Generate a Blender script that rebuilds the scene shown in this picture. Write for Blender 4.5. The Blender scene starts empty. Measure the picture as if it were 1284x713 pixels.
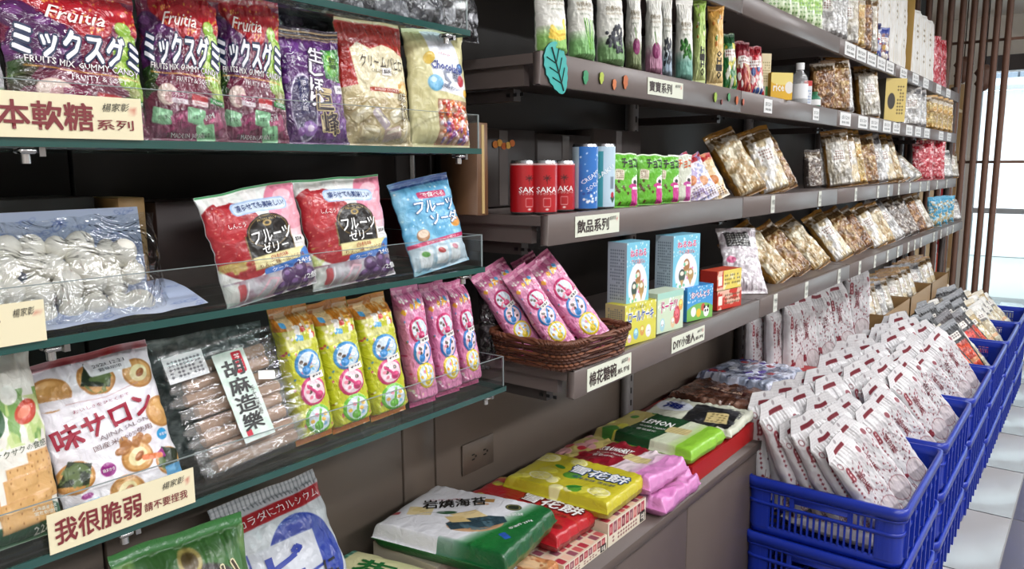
import bpy, math, random
import numpy as np
C = bpy.context.scene.collection
SC = bpy.context.scene

# ---------------------------------------------------------------- camera
EYE = np.array([0.0, 0.0, 1.45])
FPX, YAW, PITCH, ROLL = 967.5, 0.6534, -0.1507, -0.0049
_F = np.array([math.cos(YAW)*math.cos(PITCH), math.sin(YAW)*math.cos(PITCH), math.sin(PITCH)])
_R = np.array([math.sin(YAW), -math.cos(YAW), 0.0]); _U = np.cross(_R, _F)
_R, _U = _R*math.cos(ROLL)+_U*math.sin(ROLL), -_R*math.sin(ROLL)+_U*math.cos(ROLL)
from mathutils import Matrix, Vector, Euler
cam_data = bpy.data.cameras.new('camera'); cam = bpy.data.objects.new('camera', cam_data); C.objects.link(cam)
cam_data.sensor_width = 36.0; cam_data.lens = 36.0*FPX/1284.0; cam_data.clip_start = 0.02; cam_data.clip_end = 200
cam.matrix_world = Matrix(((_R[0], _U[0], -_F[0], EYE[0]), (_R[1], _U[1], -_F[1], EYE[1]), (_R[2], _U[2], -_F[2], EYE[2]), (0, 0, 0, 1)))
SC.camera = cam

# ---------------------------------------------------------------- world, lights, exposure
world = bpy.data.worlds.new('world'); SC.world = world; world.use_nodes = True
wn = world.node_tree.nodes; wl = world.node_tree.links
bg = wn['Background']; bg.inputs['Color'].default_value = (0.86, 0.93, 1.0, 1); bg.inputs['Strength'].default_value = 5.0
def area_light(name, loc, rot, sx, sy, power, color=(1, 1, 1), portal=False):
    l = bpy.data.lights.new(name, 'AREA'); l.shape = 'RECTANGLE'; l.size = sx; l.size_y = sy; l.energy = power; l.color = color
    if portal: l.cycles.is_portal = True
    o = bpy.data.objects.new(name, l); o.location = loc; o.rotation_euler = rot; C.objects.link(o); return o
for _x, _y in ((-0.7, -0.5), (1.3, -0.55), (3.3, -0.55), (5.3, -0.55)):
    area_light('overhead_light', (_x, _y, 2.70), (0, 0, 0), 1.2, 0.30, 26, (0.97, 0.98, 1.0))
for _x, _y in ((-0.7, -2.3), (1.3, -2.3), (3.3, -2.3), (5.3, -2.3)):  # second row, added and made stronger to light the wall under the glass shelves
    area_light('overhead_light', (_x, _y, 2.70), (0, 0, 0), 1.2, 0.30, 42, (0.97, 0.98, 1.0))
area_light('window_portal', (8.45, -0.9, 1.3), (0, math.radians(90), 0), 2.2, 3.4, 1, portal=True)
SC.view_settings.view_transform = 'Standard'; SC.view_settings.look = 'None'
SC.view_settings.gamma = 1.0; SC.view_settings.use_curve_mapping = False; SC.view_settings.exposure = 0.14
SC.cycles.use_denoising = True; SC.cycles.max_bounces = 8; SC.cycles.transparent_max_bounces = 16
SC.cycles.caustics_reflective = False; SC.cycles.caustics_refractive = False
SC.cycles.sample_clamp_indirect = 4.0

# ---------------------------------------------------------------- measuring helpers (pixel -> real plane)
def un(x, y, ax, v):
    d = _F + _R*(x-642)/FPX - _U*(y-356.5)/FPX
    return EYE + d*(v-EYE[ax])/d[ax]
def x_at(px, Y, z):
    a = _R*FPX - (px-642)*_F
    return -(Y*a[1] + (z-EYE[2])*a[2])/a[0]
def fit(pxl, pxr, ytop, Y, z, yaw=0.0, lean=8.0):
    """base-left point, width and height of an upright thing standing at depth Y on level z"""
    A = np.array([x_at(pxl, Y, z), Y, z]); yw = math.radians(yaw); th = math.radians(lean)
    e = np.array([math.cos(yw), math.sin(yw), 0])
    a = _R*FPX - (pxr-642)*_F; s = -((A-EYE)@a)/(e@a)
    M = A + e*s/2; up = np.array([-math.sin(yw)*math.sin(th), math.cos(yw)*math.sin(th), math.cos(th)])
    b = _U*FPX + (ytop-356.5)*_F; h = -((M-EYE)@b)/(up@b)
    return M, abs(s), abs(h)

# ---------------------------------------------------------------- colour and canvas
def rgb(c):
    if isinstance(c, str):
        c = c.lstrip('#'); return np.array([int(c[i:i+2], 16)/255 for i in (0, 2, 4)])
    return np.array(c, float)
def tolin(a):
    a = np.clip(a, 0, 1); return np.where(a <= .04045, a/12.92, ((a+.055)/1.055)**2.4)
def vnoise(X, Y, s, seed=0, octv=2):
    out = 0; amp = 1; tot = 0
    for k in range(octv):
        r = np.random.RandomState(seed*7+k*13+1); g = r.rand(64, 64)
        x = X*s*(2**k); y = Y*s*(2**k)
        xi = np.floor(x).astype(int); yi = np.floor(y).astype(int); fx = x-xi; fy = y-yi
        fx = fx*fx*(3-2*fx); fy = fy*fy*(3-2*fy)
        n = (g[yi % 64, xi % 64]*(1-fx)+g[yi % 64, (xi+1) % 64]*fx)*(1-fy)+(g[(yi+1) % 64, xi % 64]*(1-fx)+g[(yi+1) % 64, (xi+1) % 64]*fx)*fy
        out = out+n*amp; tot += amp; amp *= .5
    return out/tot
class Cv:
    """a printed sheet: colour and relief sampled on a grid; width 1, height a"""
    def __init__(s, w, h, cell=.0012, base='#ffffff', back=None):
        s.w, s.h = w, h; s.a = h/w; s.nx = max(3, int(w/cell)+1); s.ny = max(3, int(h/cell)+1)
        s.X, s.Y = np.meshgrid(np.linspace(0, 1, s.nx), np.linspace(0, s.a, s.ny))
        s.px = 1/s.nx; s.c = np.zeros((s.ny, s.nx, 3))+rgb(base); s.g = np.zeros((s.ny, s.nx)); s.T = []; s.S = []
        s.back = rgb(back if back is not None else base)
    def put(s, m, c, k=1.0):
        m = (np.clip(m, 0, 1)*k)[..., None]; c = c if isinstance(c, np.ndarray) and c.ndim == 3 else rgb(c)
        s.c = s.c*(1-m)+c*m; return s
    def loc(s, cx, cy, rot=0):
        r = math.radians(rot); dx = s.X-cx; dy = s.Y-cy
        return dx*math.cos(r)+dy*math.sin(r), -dx*math.sin(r)+dy*math.cos(r)
    def aa(s, d): return .5-d/s.px
    def rect(s, x0, y0, x1, y1, c, rot=0, k=1, hgt=0):
        dx, dy = s.loc((x0+x1)/2, (y0+y1)/2, rot); d = np.maximum(abs(dx)-abs(x1-x0)/2, abs(dy)-abs(y1-y0)/2)
        m = s.aa(d); s.g += np.clip(m, 0, 1)*hgt; return s.put(m, c, k)
    def rr(s, cx, cy, w, h, c, r=.03, rot=0, k=1):
        dx, dy = s.loc(cx, cy, rot); qx = abs(dx)-w/2+r; qy = abs(dy)-h/2+r
        d = np.hypot(np.maximum(qx, 0), np.maximum(qy, 0))+np.minimum(np.maximum(qx, qy), 0)-r; return s.put(s.aa(d), c, k)
    def ell(s, cx, cy, rx, ry, c, rot=0, k=1, dome=0, hole=0, soft=0):
        dx, dy = s.loc(cx, cy, rot); q = np.sqrt((dx/rx)**2+(dy/ry)**2); d = (q-1)*min(rx, ry)
        m = s.aa(d) if not soft else np.clip((1-q)/soft, 0, 1)
        if hole: m = np.minimum(m, s.aa((hole-q)*min(rx, ry)))
        if dome: s.g = np.maximum(s.g, dome*np.sqrt(np.clip(1-q*q, 0, 1)))
        return s.put(m, c, k)
    def poly(s, pts, c, k=1):
        m = np.zeros(s.X.shape)
        for ox, oy in ((-.25, -.25), (.25, -.25), (.25, .25), (-.25, .25)):
            x = s.X+ox*s.px; y = s.Y+oy*s.px; ins = np.zeros(s.X.shape, bool); n = len(pts)
            for i in range(n):
                (xa, ya), (xb, yb) = pts[i], pts[(i+1) % n]
                if ya != yb: ins ^= ((ya > y) != (yb > y)) & (x < (xb-xa)*(y-ya)/(yb-ya)+xa)
            m += ins/4
        return s.put(m, c, k)
    def line(s, pts, w, c, k=1):
        d = np.full(s.X.shape, 9.)
        for (xa, ya), (xb, yb) in zip(pts[:-1], pts[1:]):
            vx, vy = xb-xa, yb-ya; L = vx*vx+vy*vy+1e-12; t = np.clip(((s.X-xa)*vx+(s.Y-ya)*vy)/L, 0, 1)
            d = np.minimum(d, np.hypot(s.X-xa-t*vx, s.Y-ya-t*vy))
        return s.put(s.aa(d-w/2), c, k)
    def vgrad(s, y0, y1, c, k=1):
        """blend towards c from y0 (none) to y1 (full)"""
        return s.put((s.Y-y0)/(y1-y0), c, k)
    def mottle(s, sc, c, k=.5, seed=0, lo=.45, hi=.7, mask=None):
        n = vnoise(s.X, s.Y, sc, seed, 3); m = np.clip((n-lo)/(hi-lo), 0, 1)
        if mask is not None: m = m*mask
        return s.put(m, c, k)
    def box(s, x0, y0, x1, y1): return ((s.X > x0) & (s.X < x1) & (s.Y > y0) & (s.Y < y1)).astype(float)
    def scatter(s, n, x0, y0, x1, y1, r, cols, seed=0, dome=0, asp=1.0, k=1):
        R = random.Random(seed)
        for i in range(n):
            rr_ = r*R.uniform(.7, 1.25); s.ell(R.uniform(x0, x1), R.uniform(y0, y1), rr_, rr_*asp*R.uniform(.7, 1.1), R.choice(cols), R.uniform(0, 180), k, dome)
        return s
    def glyphs(s, x0, y0, x1, y1, n, m, c, seed=0, wt=.25, k=1):
        """small print too fine to read: rows of tiny strokes"""
        R = random.Random(seed); cw = (x1-x0)/n; ch = (y1-y0)/m
        for i in range(n):
            for j in range(m):
                if R.random() < .12: continue
                cx = x0+(i+.5)*cw; cy = y0+(j+.5)*ch
                s.rect(cx-cw*.36, cy-ch*wt*.5, cx+cw*.36, cy+ch*wt*.5, c, k=k)
                s.rect(cx-cw*.1, cy-ch*.35, cx+cw*.1, cy+ch*.35, c, k=k)
        return s
    def text(s, t, cx, cy, w, h, c, rot=0, out=None, ow=.07, bold=0.0, shear=0.0, vert=False):
        if out is not None: s.T.append((t, cx, cy, w, h, rgb(out), rot, bold+ow, shear, vert, 0))
        s.T.append((t, cx, cy, w, h, rgb(c), rot, bold, shear, vert, 1)); return s

def _sticker(s, cx, cy, w=.15, h=.08, t='$48', rot=0, c='#f4f2ef', name='price_sticker'):
    s.S.append((cx, cy, w, h, t, rot, rgb(c), name)); return s
Cv.sticker = _sticker
# ---------------------------------------------------------------- text outlines as flat triangles
_tc = {}
def glyph_mesh(t, bold, shear):
    key = (t, round(bold, 3), shear)
    if key in _tc: return _tc[key]
    cu = bpy.data.curves.new('lettering', 'FONT'); cu.body = t; cu.resolution_u = 1
    cu.shear = shear; cu.align_x = 'CENTER'
    o = bpy.data.objects.new('lettering', cu); C.objects.link(o)
    bpy.context.view_layer.update()
    dg = bpy.context.evaluated_depsgraph_get(); m = o.evaluated_get(dg).to_mesh()
    n = len(m.vertices); v = np.zeros(n*3); m.vertices.foreach_get('co', v); v = v.reshape(-1, 3)[:, :2].copy()
    m.calc_loop_triangles(); tr = np.zeros(len(m.loop_triangles)*3, int); m.loop_triangles.foreach_get('vertices', tr); tr = tr.reshape(-1, 3)
    a = v[tr[:, 1]]-v[tr[:, 0]]; b = v[tr[:, 2]]-v[tr[:, 0]]; cr = a[:, 0]*b[:, 1]-a[:, 1]*b[:, 0]
    tr[cr < 0] = tr[cr < 0][:, ::-1]
    bpy.data.objects.remove(o); bpy.data.curves.remove(cu)
    _tc[key] = (v, tr); return _tc[key]
_bx = {}
LZ = [0]
def text_bounds(t, shear):
    if (t, shear) not in _bx:
        v, _ = glyph_mesh(t, 0.0, shear); _bx[(t, shear)] = (v.min(0), v.max(0))
    return _bx[(t, shear)]
def layout(t, cx, cy, w, h, rot, bold, shear, vert):
    if vert:
        n = len(t); out = []; lz = []
        for i, ch in enumerate(t):
            v, tr = layout(ch, 0, h/2-(i+.5)*h/n, w, h/n*.9, 0, bold, shear, False); out.append((v, tr)); lz.append(LZ[0])
        V = []; T = []; o = 0; LZ[0] = np.concatenate(lz)
        for v, tr in out: V.append(v); T.append(tr+o); o += len(v)
        V = np.concatenate(V); T = np.concatenate(T)
    else:
        lo, hi = text_bounds(t, shear); v, T = glyph_mesh(t, 0.0, shear)
        if bold > 0:
            n = 8 if bold > .06 else 4; b = bold*.55; k0 = len(v); vs = []; ts = []
            for i in range(n):
                q = 2*math.pi*(i+.5)/n; vs.append(v+np.array([math.cos(q), math.sin(q)])*b); ts.append(T+i*k0)
            v = np.concatenate(vs); T = np.concatenate(ts); LZ[0] = np.repeat(np.arange(n)*.00003, k0)
        else: LZ[0] = np.zeros(len(v))
        V = (v-(lo+hi)/2)/np.maximum(hi-lo, 1e-6)*np.array([w, h])
    if w > .3 or h > .3:                       # finer triangles, so big words follow the folds
        for _ in range(2):
            a, b, c = V[T[:, 0]], V[T[:, 1]], V[T[:, 2]]; L = np.max([np.hypot(*(a-b).T), np.hypot(*(b-c).T), np.hypot(*(c-a).T)], axis=0); big = L > .045
            if not big.any(): break
            t = T[big]; n0 = len(V); k = len(t); z = LZ[0]
            V = np.concatenate([V, (V[t[:, 0]]+V[t[:, 1]])/2, (V[t[:, 1]]+V[t[:, 2]])/2, (V[t[:, 2]]+V[t[:, 0]])/2]); LZ[0] = np.concatenate([z, z[t[:, 0]], z[t[:, 0]], z[t[:, 0]]])
            i = np.arange(k); ab, bc, ca = n0+i, n0+k+i, n0+2*k+i
            T = np.concatenate([T[~big], np.stack([t[:, 0], ab, ca], 1), np.stack([ab, t[:, 1], bc], 1), np.stack([ca, bc, t[:, 2]], 1), np.stack([ab, bc, ca], 1)])
    r = math.radians(rot); V = np.stack([V[:, 0]*math.cos(r)-V[:, 1]*math.sin(r), V[:, 0]*math.sin(r)+V[:, 1]*math.cos(r)], 1)
    return V+np.array([cx, cy]), T

# ---------------------------------------------------------------- mesh builder with painted vertices
class MB:
    def __init__(s): s.v = []; s.f = []; s.c = []; s.n = 0
    def add(s, V, Fc, col):
        V = np.asarray(V, float).reshape(-1, 3); col = np.asarray(col, float)
        if col.ndim == 1: col = np.tile(tolin(col[:3]), (len(V), 1))
        s.v.append(V); s.c.append(col); Fc = np.asarray(Fc, int)
        s.f.append(Fc+s.n); s.n += len(V); return s
    def grid(s, P, col, flip=False):
        ny, nx = P.shape[:2]; i = np.arange(ny*nx).reshape(ny, nx)
        q = np.stack([i[:-1, :-1], i[:-1, 1:], i[1:, 1:], i[1:, :-1]], -1).reshape(-1, 4)
        if flip: q = q[:, ::-1]
        col = np.asarray(col, float); col = np.tile(tolin(col), (ny*nx, 1)) if col.ndim == 1 else tolin(col).reshape(-1, 3)
        return s.add(P.reshape(-1, 3), q, col)
    def box(s, c, d, col, rot=None, bev=0.0):
        x, y, z = np.array(d)/2; b = min(bev, x*.9, y*.9, z*.9); col = rgb(col)
        if b > 0:
            V = []
            for sz in (-1, 1):
                for sy in (-1, 1):
                    for sx in (-1, 1):
                        V += [(sx*x, sy*(y-b), sz*(z-b)), (sx*(x-b), sy*y, sz*(z-b)), (sx*(x-b), sy*(y-b), sz*z)]
            V = np.array(V); I = lambda sx, sy, sz, k: ((sz*2+sy)*2+sx)*3+k
            F4 = []
            for a in (0, 1):
                F4.append([I(a, 0, 0, 0), I(a, 1, 0, 0), I(a, 1, 1, 0), I(a, 0, 1, 0)][::1 if a else -1])
                F4.append([I(0, a, 0, 1), I(1, a, 0, 1), I(1, a, 1, 1), I(0, a, 1, 1)][::-1 if a else 1])
                F4.append([I(0, 0, a, 2), I(1, 0, a, 2), I(1, 1, a, 2), I(0, 1, a, 2)][::1 if a else -1])
            for a in (0, 1):
                for b2 in (0, 1):
                    s1 = 1 if a == b2 else -1
                    F4.append([I(a, b2, 0, 0), I(a, b2, 0, 1), I(a, b2, 1, 1), I(a, b2, 1, 0)][::s1])
                    F4.append([I(a, 0, b2, 2), I(a, 0, b2, 0), I(a, 1, b2, 0), I(a, 1, b2, 2)][::-s1 if True else 1])
                    F4.append([I(0, a, b2, 1), I(0, a, b2, 2), I(1, a, b2, 2), I(1, a, b2, 1)][::s1])
            tri = []
            for sz in (0, 1):
                for sy in (0, 1):
                    for sx in (0, 1):
                        t = [I(sx, sy, sz, 0), I(sx, sy, sz, 1), I(sx, sy, sz, 2)]
                        if (sx+sy+sz) % 2 == 0: t = t[::-1]
                        tri.append(t)
            if rot is not None: V = V@np.array(rot).T
            V = V+np.array(c); s.add(V, F4, col); k = s.n-len(V)
            s.f.append(np.array(tri)+k); return s
        V = np.array([(i, j, k) for k in (-z, z) for j in (-y, y) for i in (-x, x)])
        if rot is not None: V = V@np.array(rot).T
        V = V+np.array(c); F4 = [[0, 2, 3, 1], [4, 5, 7, 6], [0, 1, 5, 4], [2, 6, 7, 3], [0, 4, 6, 2], [1, 3, 7, 5]]
        W = np.concatenate([V[f] for f in F4]); return s.add(W, np.arange(24).reshape(6, 4), col)
    def tube(s, pts, r, col, n=6, cap=True):
        pts = np.asarray(pts, float); m = len(pts); r = np.broadcast_to(r, (m,))
        T = np.gradient(pts, axis=0); T /= np.linalg.norm(T, axis=1)[:, None]+1e-12
        ref = np.array([0, 0, 1.]) if abs(T[:, 2]).mean() < .8 else np.array([0, 1., 0])
        A = np.cross(T, ref); A /= np.linalg.norm(A, axis=1)[:, None]+1e-12; B = np.cross(T, A)
        th = np.linspace(0, 2*math.pi, n+1)
        P = pts[:, None]+(A[:, None]*np.cos(th)[None, :, None]+B[:, None]*np.sin(th)[None, :, None])*r[:, None, None]
        s.grid(P, rgb(col), True)
        if cap:
            for e, fl in ((0, 1), (m-1, -1)):
                s.add(np.concatenate([P[e, :-1], pts[e][None]]), [[i, (i+1) % n, n][::fl] for i in range(n)], rgb(col))
        return s
    def lathe(s, prof, cols, n=24, o=(0, 0, 0)):
        th = np.linspace(0, 2*math.pi, n+1); prof = np.array(prof, float)
        P = np.stack([prof[:, 0, None]*np.cos(th), prof[:, 0, None]*np.sin(th), np.repeat(prof[:, 1, None], n+1, 1)], -1)+np.array(o)
        cols = np.array([rgb(c) for c in cols]) if not isinstance(cols, str) else np.tile(rgb(cols), (len(prof), 1))
        return s.grid(P, np.repeat(cols[:, None], n+1, 1))
    def build(s, name, mat, parent=None, smooth=False):
        me = bpy.data.meshes.new(name); V = np.concatenate(s.v); me.vertices.add(len(V)); me.vertices.foreach_set('co', V.ravel())
        tot = sum(f.size for f in s.f); me.loops.add(tot); me.loops.foreach_set('vertex_index', np.concatenate([f.ravel() for f in s.f]))
        lens = np.concatenate([np.full(len(f), f.shape[1]) for f in s.f]); me.polygons.add(len(lens))
        st = np.concatenate([[0], np.cumsum(lens)[:-1]]); me.polygons.foreach_set('loop_start', st); me.polygons.foreach_set('loop_total', lens)
        if smooth: me.polygons.foreach_set('use_smooth', np.ones(len(lens), bool))
        me.update(calc_edges=True)
        ca = me.color_attributes.new('Col', 'FLOAT_COLOR', 'POINT'); cc = np.concatenate(s.c); cc = np.concatenate([cc, np.ones((len(cc), 1))], 1)
        ca.data.foreach_set('color', cc.astype(np.float32).ravel())
        me.materials.append(mat); o = bpy.data.objects.new(name, me); C.objects.link(o)
        if parent: o.parent = parent
        return o

# ---------------------------------------------------------------- materials
M = {}
def node_mat(name, rough=.4, metal=0.0, bump=None, coat=0.0, fixed=None, vary=None, coat_rough=.1, spec=.5):
    m = bpy.data.materials.new(name); m.use_nodes = True; n = m.node_tree.nodes; l = m.node_tree.links; p = n['Principled BSDF']
    p.inputs['Roughness'].default_value = rough; p.inputs['Metallic'].default_value = metal
    p.inputs['Coat Weight'].default_value = coat; p.inputs['Coat Roughness'].default_value = coat_rough
    p.inputs['Specular IOR Level'].default_value = spec
    if fixed is None:
        a = n.new('ShaderNodeVertexColor'); a.layer_name = 'Col'; src = a.outputs['Color']
    else:
        r = n.new('ShaderNodeRGB'); r.outputs[0].default_value = (*tolin(rgb(fixed)), 1); src = r.outputs[0]
    tc = n.new('ShaderNodeTexCoord')
    if vary:
        t = n.new('ShaderNodeTexNoise'); t.inputs['Scale'].default_value = vary[0]; t.inputs['Detail'].default_value = 4; l.new(tc.outputs['Object'], t.inputs['Vector'])
        mp = n.new('ShaderNodeMapRange'); mp.inputs['To Min'].default_value = 1-vary[1]; mp.inputs['To Max'].default_value = 1+vary[1]; l.new(t.outputs['Fac'], mp.inputs['Value'])
        mx = n.new('ShaderNodeVectorMath'); mx.operation = 'SCALE'; l.new(src, mx.inputs[0]); l.new(mp.outputs[0], mx.inputs['Scale']); src = mx.outputs[0]
    l.new(src, p.inputs['Base Color'])
    if bump:
        t = n.new('ShaderNodeTexNoise'); t.inputs['Scale'].default_value = bump[0]; t.inputs['Detail'].default_value = 3; t.inputs['Distortion'].default_value = bump[3] if len(bump) > 3 else 0
        l.new(tc.outputs['Object'], t.inputs['Vector'])
        b = n.new('ShaderNodeBump'); b.inputs['Strength'].default_value = bump[1]; b.inputs['Distance'].default_value = bump[2]; l.new(t.outputs['Fac'], b.inputs['Height']); l.new(b.outputs[0], p.inputs['Normal'])
        if coat: l.new(b.outputs[0], p.inputs['Coat Normal'])
    M[name] = m; return m
node_mat('film', rough=.32, bump=(45, .55, .004, 1.2), coat=.35, coat_rough=.12)
node_mat('cellophane', rough=.22, bump=(36, .75, .006, 2.0), coat=1.0, coat_rough=.035)
node_mat('matte_pouch', rough=.5, bump=(40, .45, .004, 1.0))
node_mat('ink', rough=.42)
node_mat('card', rough=.42, bump=(300, .05, .0005))
node_mat('paper', rough=.75)
node_mat('plastic', rough=.33, vary=(8, .06))
node_mat('metal', rough=.25, metal=1.0)
node_mat('satin_paint', rough=.4, vary=(14, .05))
node_mat('laminate', rough=.38, fixed='#6b605c', vary=(6, .06), bump=(120, .04, .0006))
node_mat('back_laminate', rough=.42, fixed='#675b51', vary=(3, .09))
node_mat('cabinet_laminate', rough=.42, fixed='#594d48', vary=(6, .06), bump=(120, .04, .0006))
node_mat('shaded_laminate', rough=.45, fixed='#1d1815', vary=(3, .12))  # darker copy of the wall laminate, with the shelf shade in its colour
node_mat('wicker', rough=.55, bump=(200, .3, .001), vary=(60, .3))
node_mat('wood_slat', rough=.5, fixed='#6a4a3a', vary=(30, .15))
node_mat('steel', rough=.32, metal=.7, fixed='#9a9a98')
def clear_mat(name, tint, gl, rough, bump=None, alpha_min=.06):
    m = bpy.data.materials.new(name); m.use_nodes = True; n = m.node_tree.nodes; l = m.node_tree.links; n.remove(n['Principled BSDF'])
    out = n['Material Output']; tr = n.new('ShaderNodeBsdfTransparent'); tr.inputs[0].default_value = (*tint, 1)
    g = n.new('ShaderNodeBsdfGlossy'); g.inputs['Roughness'].default_value = rough; g.inputs['Color'].default_value = (gl, gl, gl, 1)
    fr = n.new('ShaderNodeFresnel'); ge = n.new('ShaderNodeNewGeometry'); io = n.new('ShaderNodeMapRange'); io.inputs['To Min'].default_value = 1.45; io.inputs['To Max'].default_value = 1/1.45; l.new(ge.outputs['Backfacing'], io.inputs['Value']); l.new(io.outputs[0], fr.inputs['IOR']); mp = n.new('ShaderNodeMapRange'); mp.inputs['To Min'].default_value = alpha_min; mp.inputs['To Max'].default_value = 1
    l.new(fr.outputs[0], mp.inputs['Value']); mx = n.new('ShaderNodeMixShader'); l.new(mp.outputs[0], mx.inputs[0]); l.new(tr.outputs[0], mx.inputs[1]); l.new(g.outputs[0], mx.inputs[2]); l.new(mx.outputs[0], out.inputs['Surface'])
    if bump:
        tc = n.new('ShaderNodeTexCoord'); t = n.new('ShaderNodeTexNoise'); t.inputs['Scale'].default_value = bump[0]; t.inputs['Distortion'].default_value = 2; l.new(tc.outputs['Object'], t.inputs['Vector'])
        b = n.new('ShaderNodeBump'); b.inputs['Strength'].default_value = bump[1]; b.inputs['Distance'].default_value = bump[2]; l.new(t.outputs['Fac'], b.inputs['Height']); l.new(b.outputs[0], g.inputs['Normal']); l.new(b.outputs[0], fr.inputs['Normal'])
    M[name] = m; return m
def milky(name, c, k):
    m = clear_mat(name, (.98, .98, .98), 1.0, .15, (40, .6, .006), .06); n = m.node_tree.nodes; l = m.node_tree.links
    d = n.new('ShaderNodeBsdfDiffuse'); d.inputs[0].default_value = (*c, 1); mx = n.new('ShaderNodeMixShader'); mx.inputs[0].default_value = k
    o = n['Material Output']; src = o.inputs['Surface'].links[0].from_socket; l.new(src, mx.inputs[1]); l.new(d.outputs[0], mx.inputs[2]); l.new(mx.outputs[0], o.inputs['Surface']); return m
milky('milky_film', (.85, .85, .85), .14)
clear_mat('acrylic', (.985, .99, .99), .5, .05, None, .012)
clear_mat('clear_film', (.98, .985, .99), 1.0, .14, (34, .55, .008), .05)
clear_mat('frosted_glass', (.82, .88, .88), .8, .35)
clear_mat('crinkly_film', (.96, .97, .98), 1.0, .16, (26, 1.0, .016), .16)
clear_mat('window_glass', (.95, .98, .98), .9, .02)
clear_mat('glass_pane', (.80, .90, .88), .9, .02)
node_mat('glass_edge', rough=.08, fixed='#1d4c47', coat=.6)

# ---------------------------------------------------------------- naming helpers
def tag(o, label=None, cat=None, group=None, kind=None):
    if label: o['label'] = label
    if cat: o['category'] = cat
    if group: o['group'] = group
    if kind: o['kind'] = kind
    return o
def empty(name, label=None, cat=None, group=None, loc=(0, 0, 0), rot=(0, 0, 0)):
    o = bpy.data.objects.new(name, None); o.empty_display_size = .02; C.objects.link(o); o.location = loc; o.rotation_euler = rot
    return tag(o, label, cat, group)
def copy_tree(o, parent=None):
    c = o.copy(); C.objects.link(c); c.parent = parent
    for ch in o.children: copy_tree(ch, c)
    return c
def pose(o, loc, yaw=0, lean=0, roll=0):
    o.location = tuple(loc)
    o.rotation_mode = 'XYZ'
    mt = Matrix.Rotation(math.radians(yaw), 4, 'Z') @ Matrix.Rotation(math.radians(-lean), 4, 'X') @ Matrix.Rotation(math.radians(roll), 4, 'Y')
    o.rotation_euler = mt.to_euler('XYZ'); return o
ORD = ['first', 'second', 'third', 'fourth', 'fifth', 'sixth', 'seventh', 'eighth', 'ninth', 'tenth', 'eleventh', 'twelfth', 'thirteenth', 'fourteenth', 'fifteenth', 'sixteenth', 'seventeenth', 'eighteenth', 'nineteenth', 'twentieth']

# ---------------------------------------------------------------- surfaces that carry print
def grid_normals(P):
    du = np.gradient(P, axis=1); dv = np.gradient(P, axis=0); N = np.cross(du, dv); return N/(np.linalg.norm(N, axis=2)[..., None]+1e-12)
def drape(cv, P, mat, parent, off=.0007, name='lettering'):
    """lay the sheet's words on the surface P (grid over the sheet)"""
    if not cv.T: return None
    N = grid_normals(P); ny, nx = P.shape[:2]; mb = MB(); k = 0; out = None
    for (t, cx, cy, w, h, c, rot, bold, sh, vert, lay) in cv.T:
        V, T = layout(t, cx, cy, w, h, rot, bold, sh, vert)
        x = np.clip(V[:, 0], 0, 1)*(nx-1); y = np.clip(V[:, 1]/cv.a, 0, 1)*(ny-1)
        xi = np.minimum(x.astype(int), nx-2); yi = np.minimum(y.astype(int), ny-2); fx = (x-xi)[:, None]; fy = (y-yi)[:, None]
        def bil(G): return (G[yi, xi]*(1-fx)+G[yi, xi+1]*fx)*(1-fy)+(G[yi+1, xi]*(1-fx)+G[yi+1, xi+1]*fx)*fy
        Q = bil(P)+bil(N)*(off+.0005*lay+.00002*k+LZ[0][:, None]); k += 1
        mb.add(Q, T, c)
        if lay: out = mb.build(name, mat, parent); mb = MB()
    return out

def stickers(cv, P, parent, off=.0016):
    N = grid_normals(P); ny, nx = P.shape[:2]
    def at(V, o):
        x = np.clip(V[:, 0], 0, 1)*(nx-1); y = np.clip(V[:, 1]/cv.a, 0, 1)*(ny-1); xi = np.minimum(x.astype(int), nx-2); yi = np.minimum(y.astype(int), ny-2); fx = (x-xi)[:, None]; fy = (y-yi)[:, None]
        b = lambda G: (G[yi, xi]*(1-fx)+G[yi, xi+1]*fx)*(1-fy)+(G[yi+1, xi]*(1-fx)+G[yi+1, xi+1]*fx)*fy
        return b(P)+b(N)*o
    for (cx, cy, w, h, t, rot, c, name) in cv.S:
        mb = MB(); r = math.radians(rot); a, b = np.meshgrid(np.linspace(-w/2, w/2, 6), np.linspace(-h/2, h/2, 4)); a = a.ravel(); b = b.ravel()
        V = np.stack([cx+a*math.cos(r)-b*math.sin(r), cy+a*math.sin(r)+b*math.cos(r)], 1); mb.grid(at(V, off).reshape(4, 6, 3), c)
        if t:
            V, T = layout(t, cx, cy, w*.66, h*.52, rot, .03, 0, False); mb.add(at(V, off+.0005+LZ[0][:, None]), T, rgb('#3a3740'))
        mb.build(name, M['paper'], parent)
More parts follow.
